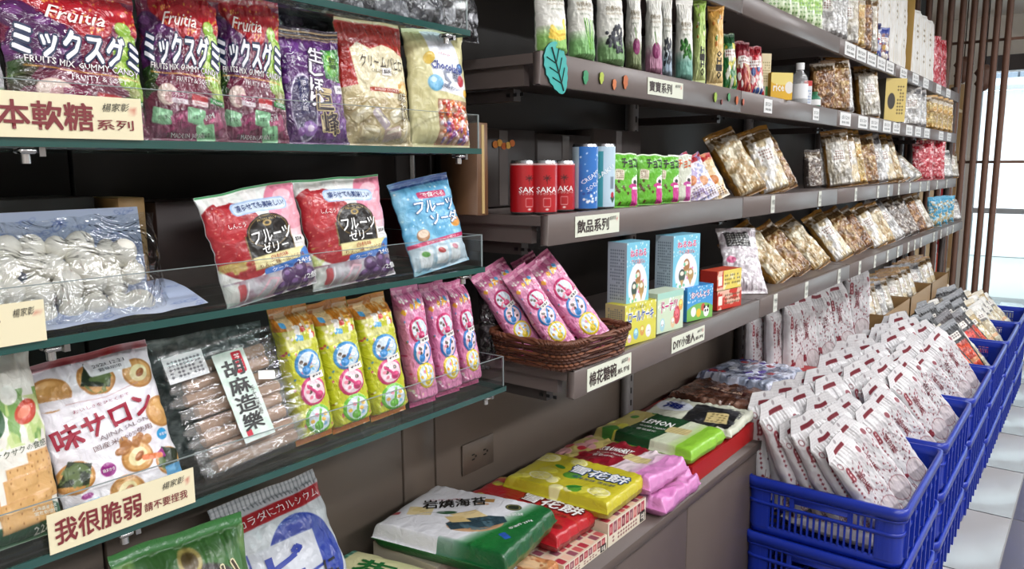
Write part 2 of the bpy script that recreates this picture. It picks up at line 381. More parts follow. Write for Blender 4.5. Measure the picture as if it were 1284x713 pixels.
def pouch_surface(cv, w, h, t, seal=(.05, .06), ramp=(.12, .2), pu=2.2, qu=.6, narrow=.05, crumple=.0015, seed=0, waist=0.0, side_fold=0.0, relief=1.0, sag=0.0, gable=0.0, crimped=1.0):
    v = np.linspace(0, 1, cv.ny)[:, None]*np.ones((1, cv.nx)); u = np.linspace(-1, 1, cv.nx)[None]*np.ones((cv.ny, 1))
    def E(v):
        a = np.clip((v-seal[0])/max(ramp[0], 1e-4), 0, 1); b = np.clip((1-seal[1]-v)/max(ramp[1], 1e-4), 0, 1)
        a = np.sin(a*math.pi/2)**.7; b = np.sin(b*math.pi/2)**.8; return a*b
    e = E(v); prof = (1-np.abs(u)**pu).clip(0, 1)**qu
    sagf = 1+sag*(.5-v)
    th = t/2*e*prof*sagf
    n1 = vnoise(u*.5+3, v*cv.a, 5, seed, 3)-.5; n2 = np.abs(vnoise(u*.5+9, v*cv.a*.7, 9, seed+5, 2)-.5)
    wr = (n1*1.6-n2)*crumple*2*np.clip(e*1.3, .15, 1)
    # pleats running out of the seals
    ple = np.zeros_like(u)
    for sv, d in ((seal[0], v-seal[0]), (1-seal[1], 1-seal[1]-v)):
        m = np.exp(-np.clip(d, 0, 1)/.09)*(d > 0); ple += m*(vnoise(u*2+sv*9, v*.3, 7, seed+2, 1)-.5)
    crimp = np.where((v < seal[0]) | (v > 1-seal[1]), np.sin(v*h/.0022*math.pi*.5)*.0004*crimped, 0)
    x = u*w/2*(1-narrow*e*(1-.4*np.abs(v-.5)))
    if waist: x = x*(1-waist*np.exp(-((v-.78)/.12)**2))
    if gable: x = x*(1-gable*np.clip((v-.86)/.14, 0, 1))
    edge = (vnoise(v*3+seed, u*0, 3, seed+8, 2)-.5)*.006; x = x+np.sign(u)*np.abs(u)**4*edge
    yf = -th-wr+ple*crumple*3+crimp-cv.g*relief*np.clip(e*2, 0, 1)
    yb = th*.75+wr*.3
    bend = (vnoise(v*1.3, u*.3+seed, 1.5, seed+11, 1)-.5)*.008*v
    z = v*h+(vnoise(u+5, v*0, 2, seed+3, 1)-.5)*.004*v
    Pf = np.stack([x, yf+bend-.0007, z], -1); Pb = np.stack([x, np.maximum(yb, yf+.0005)+bend+.0009, z], -1); return Pf, Pb
def make_pouch(w, h, t, cv, mat='film', seed=0, part='pouch', **kw):
    """root Empty at the base, its printed pouch and its lettering"""
    Pf, Pb = pouch_surface(cv, w, h, t, seed=seed, **kw)
    e = empty('snack_pouch'); mb = MB(); mb.grid(Pf, cv.c)
    si = np.unique(np.concatenate([np.arange(0, cv.ny, 5), [cv.ny-1]])); sj = np.unique(np.concatenate([np.arange(0, cv.nx, 5), [cv.nx-1]]))
    mb.grid(Pb[np.ix_(si, sj)], cv.back, True)
    for k in (0, cv.ny-1): mb.grid(np.stack([Pf[k], Pb[k]])[::1 if k else -1], cv.back)
    for k in (0, cv.nx-1): mb.grid(np.stack([Pf[:, k], Pb[:, k]])[::-1 if k else 1], cv.back)
    mb.build(part, M[mat], e, True); drape(cv, Pf, M['ink'], e, off=.0012); stickers(cv, Pf, e)
    e['w'] = w; return e
def face_box(w, d, h, cvs, base, bulge=0.0):
    """carton with printed faces; cvs: dict front/left/top -> Cv"""
    e = empty('carton'); mb = MB(); base = rgb(base); S = []
    def face(key, o, ux, uy):
        o, ux, uy = map(np.array, (o, ux, uy)); cv = cvs.get(key); ny, nx = (cv.ny, cv.nx) if cv else (2, 2)
        a = np.linspace(0, 1, nx)[None, :, None]; b = np.linspace(0, 1, ny)[:, None, None]
        P = o+a*ux+b*uy; mb.grid(P, cv.c if cv else base)
        if cv: S.append((cv, P))
    x, y = w/2, d/2
    face('front', (-x, -y, 0), (w, 0, 0), (0, 0, h)); face('back', (x, y, 0), (-w, 0, 0), (0, 0, h))
    face('left', (-x, y, 0), (0, -d, 0), (0, 0, h)); face('right', (x, -y, 0), (0, d, 0), (0, 0, h))
    face('top', (-x, -y, h), (w, 0, 0), (0, d, 0)); face('bottom', (-x, y, 0), (w, 0, 0), (0, -d, 0))
    mb.build('carton_body', M['card'], e)
    for cv, P in S: drape(cv, P, M['ink'], e, off=.0004); stickers(cv, P, e, .0008)
    return e
def plaque(w, h, cv, mat='paper', t=.0012, name='sign'):
    e = face_box(w, t, h, {'front': cv}, tuple(cv.back)); e.name = name
    e.children[0].name = 'board'; e.children[0].data.materials[0] = M[mat]; return e
# ================================================================ THE SETTING
def struct(mb, name, mat, smooth=False):
    o = mb.build(name, mat, None, smooth); o['kind'] = 'structure'; return o
WALL_Y = 1.17
# floor of large pale tiles, each a piece with its own joint
m = MB(); m.box((3.0, -.8, -.012), (14, 5.4, .02), '#8c8a88'); fl = struct(m, 'floor', M['paper'])
node_mat('floor_tile', rough=.22, fixed='#989697', vary=(2.5, .05), bump=(30, .03, .0008), coat=.3)
TS = .60; m = MB(); m.box((0, 0, 0), (TS-.004, TS-.004, .008), '#b9b8b9', bev=.002); t0 = m.build('tile', M['floor_tile'], fl)
first = True
for i in range(-2, 22):
    for j in range(-5, 4):
        x = .05+TS*(i+.5); y = .19+TS*(j-.5)
        if x > 9.7 or y > 1.7: continue
        o = t0 if first else t0.copy()
        if not first: C.objects.link(o)
        first = False; o.parent = fl; o.location = (x, y, -.004)
# long wall behind the shelves, of laminate panels with dark joints
m = MB(); m.box((2.6, WALL_Y+.04, 1.4), (8.4, .03, 2.8), '#15110f'); wb = struct(m, 'wall_back', M['paper'])
edges = [-1.6, -.9, -.2, .5, 1.135, 1.238, 2.106, 3.062, 4.017, 4.973, 5.93]
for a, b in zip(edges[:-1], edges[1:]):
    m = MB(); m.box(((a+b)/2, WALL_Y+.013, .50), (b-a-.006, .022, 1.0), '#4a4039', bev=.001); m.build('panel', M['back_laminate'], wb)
    m = MB(); m.box(((a+b)/2, WALL_Y+.012, 1.903), (b-a-.006, .024, 1.79), '#2b2421', bev=.001); m.build('shaded_panel', M['shaded_laminate'], wb)  # upper wall coloured dark to stand for the shade behind the shelves
m = MB(); m.box((-1.6, -.8, 1.4), (.04, 5.2, 2.8), '#b5aea6'); struct(m, 'wall_left', M['paper'])
m = MB(); m.box((3.2, -3.4, 1.4), (13, .04, 2.8), '#a59c94'); struct(m, 'wall_front', M['paper'])
m = MB(); m.box((3.4, -.8, 2.82), (13.5, 5.4, .04), '#d8d6d2'); struct(m, 'ceiling', M['paper'])
# end wall with the wide shop window and glass door
EX = 8.6
m = MB(); m.box((EX, 1.30, 1.4), (.12, .50, 2.8), '#cfcac2'); m.box((EX, -3.2, 1.4), (.12, .5, 2.8), '#cfcac2'); m.box((EX, -.95, 2.62), (.12, 3.99, .36), '#d9d4cb'); struct(m, 'wall_right', M['paper'])
m = MB(); m.box((7.2, 1.75, 1.4), (3.0, .04, 2.8), '#c9b896'); struct(m, 'wall_alcove', M['paper'])
m = MB(); m.box((EX-.02, -.96, 2.37), (.16, 3.98, .14), '#3b3230'); struct(m, 'trim_1', M['satin_paint'])
m = MB(); w1 = struct(m.box((EX, -.9, .04), (.10, 4.0, .08), '#8d8f92'), 'window_1', M['satin_paint'])
for y in (1.02, .42, -.2, -1.4, -2.6):
    q = MB(); q.box((EX, y, 1.18), (.06, .045, 2.24), '#8d9296', bev=.004); q.build('mullion', M['satin_paint'], w1)
q = MB(); q.box((EX, -.9, 1.02), (.05, 3.9, .05), '#a9adb0'); q.build('transom', M['satin_paint'], w1)
for y0, y1 in ((-2.6, -1.4), (-1.4, -.2), (-.2, .42), (.42, 1.02)):
    q = MB(); q.box((EX, (y0+y1)/2, 1.67), (.008, y1-y0-.05, 1.24), '#ffffff'); q.build('pane', M['window_glass'], w1)
    q = MB(); q.box((EX, (y0+y1)/2, .54), (.008, y1-y0-.05, .9), '#ffffff'); q.build('pane', M['frosted_glass'] if 'frosted_glass' in M else M['window_glass'], w1)
m = MB(); m.box((13, -.9, -.03), (9, 14, .04), '#c3c1bd'); struct(m, 'pavement', M['paper'])
# the building across the street: dark tiled front high up, pale below
b = empty('building', 'dark grey tiled building front across the street, seen through the shop window', 'building', loc=(14.5, 0, 0))
m = MB(); m.box((.5, 0, 4.6), (1, 12, 3.8), '#5d6670'); m.build('wall', M['paper'], b)
m = MB(); m.box((.5, 0, 1.3), (1, 12, 2.6), '#dfe3e4'); m.build('shopfront', M['paper'], b)
m = MB()
for k in range(8):
    for j in range(14): m.box((-.02, -2.2+j*.36, 2.8+k*.2), (.03, .33, .17), '#77818c')
o = m.build('wall_tiles', M['paper'], b); o['kind'] = 'stuff'
q = MB(); q.box((-.4, 0, 2.66), (.9, 12, .1), '#c9cdd0'); q.build('canopy', M['paper'], b)

# ================================================================ THE BROWN SHELVING
X0, SEC, ND = 1.1506, .9556, 5
LEV = {'top': (.824, 1.915, 1.858), 'upper': (.817, 1.6546, 1.5956), 'middle': (.800, 1.3639, 1.3066), 'lower': (.7405, 1.0813, 1.0281)}
Z = {k: v[1]-.003 for k, v in LEV.items()}
where = ['nearest', 'second', 'middle', 'fourth', 'farthest']
for lv, (y, zt, zb) in LEV.items():
    for i in range(ND):
        xa = X0+i*SEC; r = empty('shelf', f'grey-brown {lv} shelf board of the {where[i]} section of the long shelving', 'shelf', None, (xa, y, zb))
        m = MB(); m.box((SEC/2, .009, (zt-zb)/2), (SEC-.006, .018, zt-zb), '#6b5f5b', bev=.0015); m.build('fascia', M['laminate'], r)
        m = MB(); m.box((SEC/2, (WALL_Y-y)/2+.008, zt-zb-.012), (SEC-.006, WALL_Y-y-.018, .018), '#5d524e'); m.build('board', M['laminate'], r)
        if i == 0:
            m = MB(); m.box((.022, (WALL_Y-y)/2+.02, (zt-zb)/2), (.016, WALL_Y-y-.05, zt-zb-.004), '#6b5f5b'); m.build('end_panel', M['laminate'], r)
        m = MB(); m.box((.04, (WALL_Y-y)/2+.03, -.012), (.022, WALL_Y-y-.10, .022), '#3a3331')
        for k in range(3): m.box((.028, .06+k*.016, -.012), (.002, .008, .006), '#0c0b0b')
        m.build('bracket', M['satin_paint'], r)
# uprights of the shelving
for k in range(1, ND+1):
    x = X0+k*SEC
    r = empty('shelf_upright', f'{"grey metal" if k else "dark metal"} slotted upright at the {(["left end", "first joint", "second joint", "third joint", "fourth joint", "far end"])[k]} of the shelving', 'upright', None, (x, WALL_Y-.016, .62))
    m = MB(); m.box((0, 0, .84), (.034, .028, 1.68), '#8d8a8a' if k else '#3c3432', bev=.002); m.build('post', M['satin_paint'], r)
    m = MB()
    for j in range(40): m.box((0, -.0145, .05+j*.04), (.006, .002, .018), '#151313')
    o = m.build('slots', M['satin_paint'], r); o['kind'] = 'stuff'
# end panel closing the far end
for j, (lv, yy) in enumerate((('rear', 1.1), ('front', .86))):
    m = MB(); m.box((5.965, yy, 1.28), (.03, .035, 1.36), '#4a403c', bev=.003)
    tag(m.build('end_post', M['satin_paint']), f'dark {lv} post closing the far end of the shelving', 'post')

# the low cabinet under the shelves
BZ, BY = .62, .79
for i, (xa, xb) in enumerate(((-1.2, -.1), (-.1, 1.15), (1.15, 2.36), (2.36, 3.56), (3.56, 4.76), (4.76, 5.94))):
    r = empty('low_cabinet', ['grey-brown low cabinet at the far left end below the glass shelves', 'grey-brown low cabinet below the glass shelves', 'grey-brown low cabinet carrying the stacked wafer packs', 'grey-brown low cabinet just behind the first blue crates', 'grey-brown low cabinet behind the fourth and fifth blue crates', 'grey-brown low cabinet at the far end of the row'][i], 'cabinet', None, (xa, BY, 0))
    L = xb-xa
    m = MB(); m.box((L/2, .19, .30), (L-.002, .36, .58), '#6b5f5b'); m.build('carcass', M['cabinet_laminate'], r)
    m = MB(); m.box((L/2, .18, BZ-.0125), (L-.0005, .40, .025), '#786c67', bev=.002); m.build('worktop', M['cabinet_laminate'], r)
    for k in (0, 1):
        m = MB(); m.box((L*(.25+.5*k), -.001, .325), (L/2-.005, .018, .52), '#6b5f5b', bev=.0015); m.build('door', M['cabinet_laminate'], r)
    m = MB(); m.box((L/2, .03, .025), (L-.002, .02, .05), '#2b2523'); m.build('plinth', M['cabinet_laminate'], r)

# wall socket low on the wall under the glass shelves
p = un(588, 549, 1, WALL_Y); q_ = un(631, 575, 1, WALL_Y)
r = empty('wall_socket', 'dark wall socket plate low on the wall below the glass shelves', 'socket', None, (1.385, WALL_Y+.002, .755))
m = MB(); m.box((0, -.004, 0), (.118, .006, .078), '#4e463f', bev=.003); m.build('plate', M['back_laminate'], r)
for sx in (-.022, .022):
    for sz in (0,):
        m = MB()
        for dz in (-.006, .006): m.box((sx, -.0075, dz), (.009, .002, .003), '#0c0a09')
        m.box((sx+.010, -.0075, 0), (.004, .002, .005), '#0c0a09'); m.build('outlet_holes', M['plastic'], r)

# ================================================================ THE GLASS SHELVES
GY = .85
GL = {'top': (1.03-.03, 1.672), 'upper': (1.026, 1.482), 'middle': (1.032, 1.279), 'lower': (1.090, 1.051)}
for lv, (xr, zt) in GL.items():
    xl = -.45; r = empty('glass_shelf', f'{lv} clear glass shelf with green edge and low acrylic lip', 'shelf', None, (xl, GY, zt))
    L = xr-xl
    m = MB(); m.box((L/2, .155, -.005), (L, .31, .009), '#d5ece6', bev=.001); m.build('glass_pane', M['glass_pane'], r)
    m = MB(); m.box((L/2, .0005, -.005), (L, .003, .0092), '#1d4f49'); m.box((L, .155, -.005), (.003, .31, .0092), '#1d4f49'); m.build('polished_edge', M['glass_edge'], r)
    m = MB(); m.box((L/2, .004, .0275), (L-.004, .002, .055), '#ffffff'); m.build('front_lip', M['acrylic'], r)
    m = MB(); m.box((L-.003, .155, .0275), (.002, .30, .055), '#ffffff'); m.build('side_lip', M['acrylic'], r)
    m = MB(); m.box((L/2, .004, .0556), (L-.004, .0022, .0008), '#8b9696'); m.box((L-.003, .004, .0275), (.0022, .0022, .055), '#8b9696'); m.box((L-.003, .155, .0556), (.0022, .30, .0008), '#8b9696'); m.build('lip_edge', M['plastic'], r)
    for k, xx in enumerate((L-.045, L-.7)):
        m = MB(); m.box((xx, .012, -.0135), (.016, .020, .006), '#b9b9b9', bev=.002); m.tube([(xx, .012, -.016), (xx, .012, -.026)], .005, '#c9c9c9', 10); m.box((xx+.014, .012, -.014), (.006, .012, .010), '#9a9a9a')
        m.build('shelf_clip', M['metal'], r)
# slender rod at right end of the glass rack
for x, y_, nm in ((1.065, .865, 'front'), ):
    m = MB(); m.tube([(1.112, 1.10, 1.30), (1.112, 1.10, 2.3)], .006, '#8c8c8c', 8); tag(m.build('rack_rod', M['metal'], None, True), 'thin metal rod at the right end of the glass shelving', 'rod')
# dark cartons stored behind the bags
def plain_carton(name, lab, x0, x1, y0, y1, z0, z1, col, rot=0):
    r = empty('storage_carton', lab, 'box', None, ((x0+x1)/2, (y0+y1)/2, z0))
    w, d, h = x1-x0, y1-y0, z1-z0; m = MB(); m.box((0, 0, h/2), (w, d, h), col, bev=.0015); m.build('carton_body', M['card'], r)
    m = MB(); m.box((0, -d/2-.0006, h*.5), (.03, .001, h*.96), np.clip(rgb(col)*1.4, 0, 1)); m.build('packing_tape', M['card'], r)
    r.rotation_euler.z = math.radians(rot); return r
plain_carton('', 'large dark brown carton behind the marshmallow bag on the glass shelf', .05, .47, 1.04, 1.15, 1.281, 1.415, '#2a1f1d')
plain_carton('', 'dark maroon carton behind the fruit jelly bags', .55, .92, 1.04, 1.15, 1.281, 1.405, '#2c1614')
m = MB(); m.box((0, 0, .066), (.035, .09, .132), '#b58f5c', bev=.001); m.box((.0177, 0, .066), (.0006, .08, .12), '#d9bd86')
tag(pose(m.build('cardboard_box', M['card']), (.505, 1.06, 1.281)), 'narrow tan cardboard box between the dark cartons', 'box')

# ================================================================ THE SLATTED SCREEN AT THE END
r = empty('slat_screen', 'dark wooden screen of upright slats at the far end of the aisle', 'screen', None, (6.15, .5, 0))
pxs = [1268, 1253, 1237, 1223, 1209, 1194, 1180, 1166, 1151, 1137]
for k, px in enumerate(pxs):
    a = un(px, 0, 0, 6.15); m = MB(); m.box((0, a[1]-.5, 1.4), (.05, .036, 2.8), '#54382a', bev=.003); m.build('slat', M['wood_slat'], r)
for z in (2.27, 1.47, .2):
    m = MB(); m.box((.032, .30, z), (.012, .85, .018), '#1f1815'); m.build('cross_rail', M['wood_slat'], r)

# display shelf in the alcove behind the screen
r = empty('alcove_shelf', 'pale wooden display shelf behind the slatted screen', 'shelf', None, (7.9, 1.32, 0))
for z in (.45, .95, 1.45, 1.95): m = MB(); m.box((0, 0, z), (1.2, .36, .03), '#c9ae84', bev=.003); m.build('board', M['satin_paint'], r)
for sx in (-.59, .59): m = MB(); m.box((sx, 0, 1.1), (.03, .36, 2.2), '#b5966a'); m.build('side_panel', M['satin_paint'], r)
m = MB(); m.box((0, .17, 1.4), (1.18, .012, 2.8), '#c8a86c'); m.build('back_panel', M['satin_paint'], r)
Rr = random.Random(3)
for j, z in enumerate((.465, .965, 1.465)):
    for i in range(5):
        c = ['#b0242c', '#e6ddd2', '#c8452e', '#d9b48a', '#efece6', '#8f1f24'][Rr.randrange(6)]; w, h = Rr.uniform(.10, .17), Rr.uniform(.14, .30)
        q = empty('gift_box', f'{["small", "upright", "blurred"][j]} gift box on the {["lowest", "middle", "upper"][j]} alcove board, {["first", "second", "third", "fourth", "fifth"][i]} from the screen', 'box', 'gift boxes behind the screen', (7.42+i*.23, 1.24, z))
        m = MB(); m.box((0, 0, h/2), (w, .12, h), c, bev=.004); m.build('box_body', M['card'], q); m = MB(); m.box((0, -.0612, h*.55), (w*.6, .001, h*.3), np.clip(rgb(c)*.5+.35, 0, 1)); m.build('box_label', M['paper'], q)
for k, (px, py, zz) in enumerate(((1208, 88, 6.9), (1234, 98, 6.9))):
    p = un(px, py, 0, zz); q = empty('hanging_ornament', ['brown carved wooden ornament hanging behind the screen, left one', 'brown carved wooden ornament hanging behind the screen, right one'][k], 'ornament', None, tuple(p))
    m = MB(); m.lathe([(0, -.10), (.03, -.08), (.065, -.04), (.04, 0), (.07, .04), (.045, .08), (.02, .10), (0, .10)], '#8a5a38', 10); m.build('ornament_body', M['wood_slat'], q, True); m = MB(); m.tube([(0, 0, .10), (0, 0, 2.8-p[2])], .004, '#2a1a12', 5); m.build('cord', M['paper'], q)
# ================================================================ PACKAGES ON THE GLASS SHELVES
def name_it(e, nm, label, cat='snack bag', group=None):
    e.name = nm; return tag(e, label, cat, group)
def wrapped(cv, cx, cy, rx, ry, c, rot, seed):
    """an individually wrapped sweet seen through a clear window"""
    c = rgb(c); cv.rr(cx, cy, rx*2, ry*2, c, .02, rot); R = random.Random(seed)
    dx, dy = cv.loc(cx, cy, rot); q = np.maximum(abs(dx)/rx, abs(dy)/ry); cv.g = np.maximum(cv.g, .004*np.clip(1.1-q, 0, 1)**.5)
    cv.rr(cx-rx*.15, cy+ry*.25, rx*.9, ry*.4, np.clip(c*1.35, 0, 1), .01, rot+20, .8); cv.glyphs(cx-rx*.5, cy-ry*.4, cx+rx*.5, cy+ry*.1, 3, 2, c*.45, seed)
def gummy(seed):
    cv = Cv(.132, .178, .0011, '#6a1436', '#2c0a1c'); a = cv.a
    cv.vgrad(a*.25, a*.75, '#7a1a44', .8)
    for i, (x, y, r) in enumerate(((.12, 1.02, .13), (.3, .95, .12), (.16, .82, .14), (.34, .80, .11), (.06, .68, .12), (.26, .66, .10), (.42, .70, .09))): cv.ell(x, y, r, r, '#4c1c50', dome=.0015).ell(x-.03, y+.04, r*.45, r*.35, '#7d3f86', k=.7)
    for x, y, r in ((.45, 1.15, .2), (.72, 1.18, .2), (.92, 1.10, .17), (.62, 1.0, .15), (.3, 1.22, .15)):
        cv.ell(x, y, r, r*.85, '#b01726', dome=.002); R = random.Random(int(x*99))
        for k in range(16): cv.ell(x+R.uniform(-r, r)*.7, y+R.uniform(-r, r)*.6, .008, .012, '#e8a24a')
        cv.ell(x-r*.3, y+r*.35, r*.35, r*.18, '#e2525a', k=.6)
    for x, y, r in ((.9, .88, .1), (.98, .76, .1), (.84, .76, .09), (.94, .64, .1), (.82, .64, .08), (.97, .52, .09), (.86, .52, .09), (.93, .40, .09), (.86, 1.0, .07)):
        cv.ell(x, y, r, r, '#8fbb3d', dome=.0015).ell(x-.02, y+.03, r*.5, r*.4, '#cfe08a', k=.8)
    cv.poly([(0, .62), (.12, .66), (.2, .58), (.14, .5), (.22, .44), (.1, .42), (.04, .36), (0, .4)], '#2c4a20'); cv.line([(0, .5), (.16, .55)], .008, '#6d8a4a')
    cv.mottle(5, '#4a1030', .4, seed, mask=cv.box(0, .25, 1, .62))
    cv.rect(.10, .565, .95, .575, '#d9a24c', -4)
    cv.ell(.28, .40, .12, .10, '#e6d0c6', dome=.0015).ell(.30, .37, .06, .05, '#c79a9a')
    cv.rr(.43, .38, .2, .055, '#8a1c50', .01, -6).rr(.43, .335, .2, .045, '#eadfe6', .01, -6); cv.rr(.68, .36, .2, .055, '#b91c2c', .01, -6).rr(.68, .315, .2, .045, '#f3dfe2', .01, -6)
    cv.rr(.90, .34, .18, .05, '#1d8a3c', .01, -6)
    m = cv.box(0, 0, 1, .27); cv.put(m, '#6b2145', .9); cv.mottle(7, '#a4607f', .5, seed+3, mask=m)
    for i, (x, y, c, r) in enumerate(((.2, .20, '#8fc79a', -12), (.42, .16, '#9a3a68', 14), (.62, .2, '#8fcb9c', -8), (.83, .15, '#a84a70', 20), (.3, .06, '#7d2550', 5), (.72, .06, '#8ecb98', 5))): wrapped(cv, x, y, .115, .072, c, r, i+seed)
    cv.rect(0, a-.055, 1, a, '#a21b2b')
    cv.text('Fruitia', .5, 1.06, .42, .12, '#f7e9e4', -5, bold=.02, shear=.35)
    cv.text('ミックスグミ', .52, .79, .92, .27, '#f4f4fa', -4, out='#16274e', ow=.13, bold=.06)
    cv.text('FRUITS MIX GUMMY CANDY', .53, .625, .84, .055, '#f6eef0', -4, out='#3b0c28', ow=.05, bold=.02)
    cv.text('FRUITY & SOFT', .62, .515, .42, .045, '#f2e6ea', -4)
    cv.text('グレープ', .43, .38, .14, .034, '#ffffff', -6); cv.text('Grape', .43, .335, .12, .026, '#8a1c50', -6); cv.text('Strawberry', .68, .315, .16, .026, '#b91c2c', -6); cv.text('Muscat', .90, .34, .12, .028, '#ffffff', -6)
    cv.text('GUMI', .78, .2, .13, .05, '#ffffff', 12, out='#5b1130', ow=.05); cv.text('MADE IN JAPAN', .5, .045, .4, .04, '#f2e6ea')
    return make_pouch(.132, .178, .034, cv, 'cellophane', seed, seal=(.02, .045), ramp=(.12, .28), crumple=.0022)
def place_fit(e, spec, w0, h0, yaw, lean, yoff=0, roll=0):
    pl, pr, yt, Y, z = spec; Mp, w, h = fit(pl, pr, yt, Y, z, yaw, lean); w *= 1.07; e.scale = (w/w0, (w/w0+h/h0)/2, h/h0); return pose(e, (Mp[0], Mp[1], Mp[2]), yaw, lean, roll)
zu = GL['upper'][1]+.001; zm = GL['middle'][1]+.001; zl = GL['lower'][1]+.001
g = gummy(1); name_it(g, 'gummy_bag', 'mixed-fruit gummy bag facing front, leftmost and widest of the three', group='mixed-fruit gummy bags')
place_fit(g, (20, 184, -16, .885, zu), .132, .178, 0, 7)
g2 = gummy(2); name_it(g2, 'gummy_bag', 'mixed-fruit gummy bag in the middle of the three, half hidden by its left neighbour', group='mixed-fruit gummy bags')
place_fit(g2, (186, 283, -10, .905, zu), .132, .178, -24, 9)
g3 = gummy(3); name_it(g3, 'gummy_bag', 'mixed-fruit gummy bag next to the purple grape candy bag', group='mixed-fruit gummy bags')
place_fit(g3, (277, 360, -2, .905, zu), .132, .178, -24, 10)

cv = Cv(.10, .175, .0014, '#b9b6bc'); cv.mottle(6, '#4a4650', .7, 3).mottle(9, '#f2f2f4', .7, 6).rect(0, 0, 1, .6, '#7ea06c', k=.6).glyphs(.1, .3, .9, 1.2, 5, 9, '#5a4a58', 3)
e = make_pouch(.10, .175, .03, cv, 'cellophane', 8); name_it(e, 'candy_bag', 'silver and green candy bag cut off by the left edge, beside the gummy bags'); place_fit(e, (-60, 14, -10, .885, zu), .10, .175, 4, 6)

def grape_bag():
    cv = Cv(.12, .165, .0011, '#5b2a70', '#3a1a4c'); a = cv.a
    cv.mottle(6, '#3a1850', .7, 4)
    for i in range(26):
        R = random.Random(i+40); x, y = R.uniform(0, 1), R.uniform(.05, a-.15); r = R.uniform(.05, .09); cv.ell(x, y, r, r, R.choice(['#6f3a8c', '#4b2168', '#7d4a96']), dome=.0012).ell(x-.02, y+.025, r*.35, r*.28, '#b48ac4', k=.7)
    cv.rect(0, a-.12, 1, a, '#2a1f33'); cv.rect(0, a-.05, 1, a-.03, '#b99a6a').rect(0, a-.10, 1, a-.085, '#b99a6a').rect(0, a-.13, 1, a-.118, '#d1b98a')
    cv.poly([(.62, 1.12), (.98, 1.16), (.98, .74), (.66, .78)], '#2f7a32'); cv.ell(.8, .96, .14, .16, '#55a83a').scatter(7, .7, .86, .9, 1.06, .045, ['#a8d860', '#8cc84a'], 3, .001)
    cv.ell(.27, .42, .2, .40, '#4a4066').ell(.27, .42, .2, .40, '#cfc3de', hole=.93); cv.rr(.27, .55, .14, .42, '#27265c', .02); cv.ell(.32, .17, .11, .09, '#9a70b8', dome=.003).ell(.32, .17, .05, .04, '#e8d6ee'); cv.ell(.18, .13, .06, .05, '#7d4a96', dome=.002)
    cv.rr(.9, .66, .17, .10, '#f1edf3', .01)
    cv.text('生しぼり', .5, .78, .22, .72, '#f4eff8', -8, out='#2b1238', ow=.1, bold=.05, vert=True); cv.text('巨', .60, .52, .26, .24, '#241327', 0, out='#cdb98c', ow=.09, bold=.05); cv.text('峰', .66, .24, .28, .26, '#241327', 0, out='#cdb98c', ow=.09, bold=.05)
    cv.text('果汁入り飴', .27, .55, .08, .36, '#e9e4f4', vert=True); cv.text('キャンディ', .17, 1.05, .07, .3, '#e9e4f4', vert=True); cv.text('巨峰', .82, .97, .14, .14, '#16401c', bold=.03, vert=True); cv.text('$45', .9, .66, .1, .05, '#333333')
    return make_pouch(.12, .165, .03, cv, 'cellophane', 14, seal=(.02, .09), ramp=(.12, .3), crumple=.0022)
e = grape_bag(); name_it(e, 'grape_candy_bag', 'purple grape candy bag with a gold-striped dark top seal'); place_fit(e, (362, 436, 36, .89, zu), .12, .165, -10, 8)
# rest of a bag folded behind it
cv = Cv(.05, .05, .002, '#8a6a86'); cv.mottle(5, '#3a2038', .7, 2)
e = make_pouch(.08, .185, .02, Cv(.08, .185, .002, '#2b2230').mottle(6, '#6a5a70', .6, 5), 'cellophane', 4); name_it(e, 'candy_bag', 'dark purple bag showing only its top behind the grape candy bag'); place_fit(e, (365, 420, 22, .96, zu), .08, .185, 0, 4)

def cream_bag():
    cv = Cv(.13, .18, .0011, '#c9b98c', '#8c7d55'); a = cv.a
    cv.poly([(0, .62), (1, .80), (1, a), (0, a)], '#b52a22'); cv.mottle(5, '#8d1a16', .5, 8, mask=cv.box(0, .7, 1, a)); cv.rect(0, a-.035, 1, a, '#cdb98a')
    cv.poly([(.12, 1.04), (.24, 1.12), (.42, 1.05), (.60, 1.10), (.82, 1.04), (1, 1.0), (1, .62), (.93, .52), (.34, .50), (.2, .6)], '#e6dcb8'); cv.rr(.6, .60, .5, .045, '#b03a28', .01, -2)
    cv.mottle(11, '#a8946a', .8, 4, mask=cv.box(0, .05, 1, .5)); cv.mottle(4, '#7f6d44', .5, 9, mask=cv.box(0, 0, 1, .52))
    for i, (x, y, r, c) in enumerate(((.2, .34, 30, '#c9bd98'), (.45, .28, -50, '#b0a2a8'), (.74, .33, 20, '#d9cfae'), (.3, .13, -10, '#c2b48a'), (.62, .12, 12, '#b59f92'), (.86, .16, 70, '#cfc19a'))):
        cv.rr(x, y, .26, .13, c, .03, r).rr(x, y+.02, .2, .03, '#f1ead2', .01, r, .8); dx, dy = cv.loc(x, y, r); cv.g = np.maximum(cv.g, .005*np.clip(1.2-np.maximum(abs(dx)/.13, abs(dy)/.07), 0, 1)**.5)
    cv.ell(.9, .62, .11, .10, '#d8a658').ell(.9, .62, .07, .06, '#efd79a')
    cv.text('クリームパピロ', .58, .90, .66, .13, '#3a2a18', -3, bold=.015); cv.text('CREAM PAPILLO', .58, .80, .4, .035, '#6a5a3a', -3); cv.text('ROLLED COOKIES', .6, .60, .38, .025, '#f6e8d8', -2); cv.text('味わい', .86, .42, .12, .34, '#f2ead2', 0, out='#5a4a2a', ow=.08, vert=True)
    cv.sticker(.62, .80, .15, .08, '$55')
    return make_pouch(.13, .18, .036, cv, 'cellophane', 21, seal=(.02, .04), ramp=(.1, .28), crumple=.0024)
e = cream_bag(); name_it(e, 'cookie_bag', 'red and cream cookie bag between the purple bag and the yellow chocolate bag'); place_fit(e, (437, 514, 26, .89, zu), .13, .18, -8, 8)
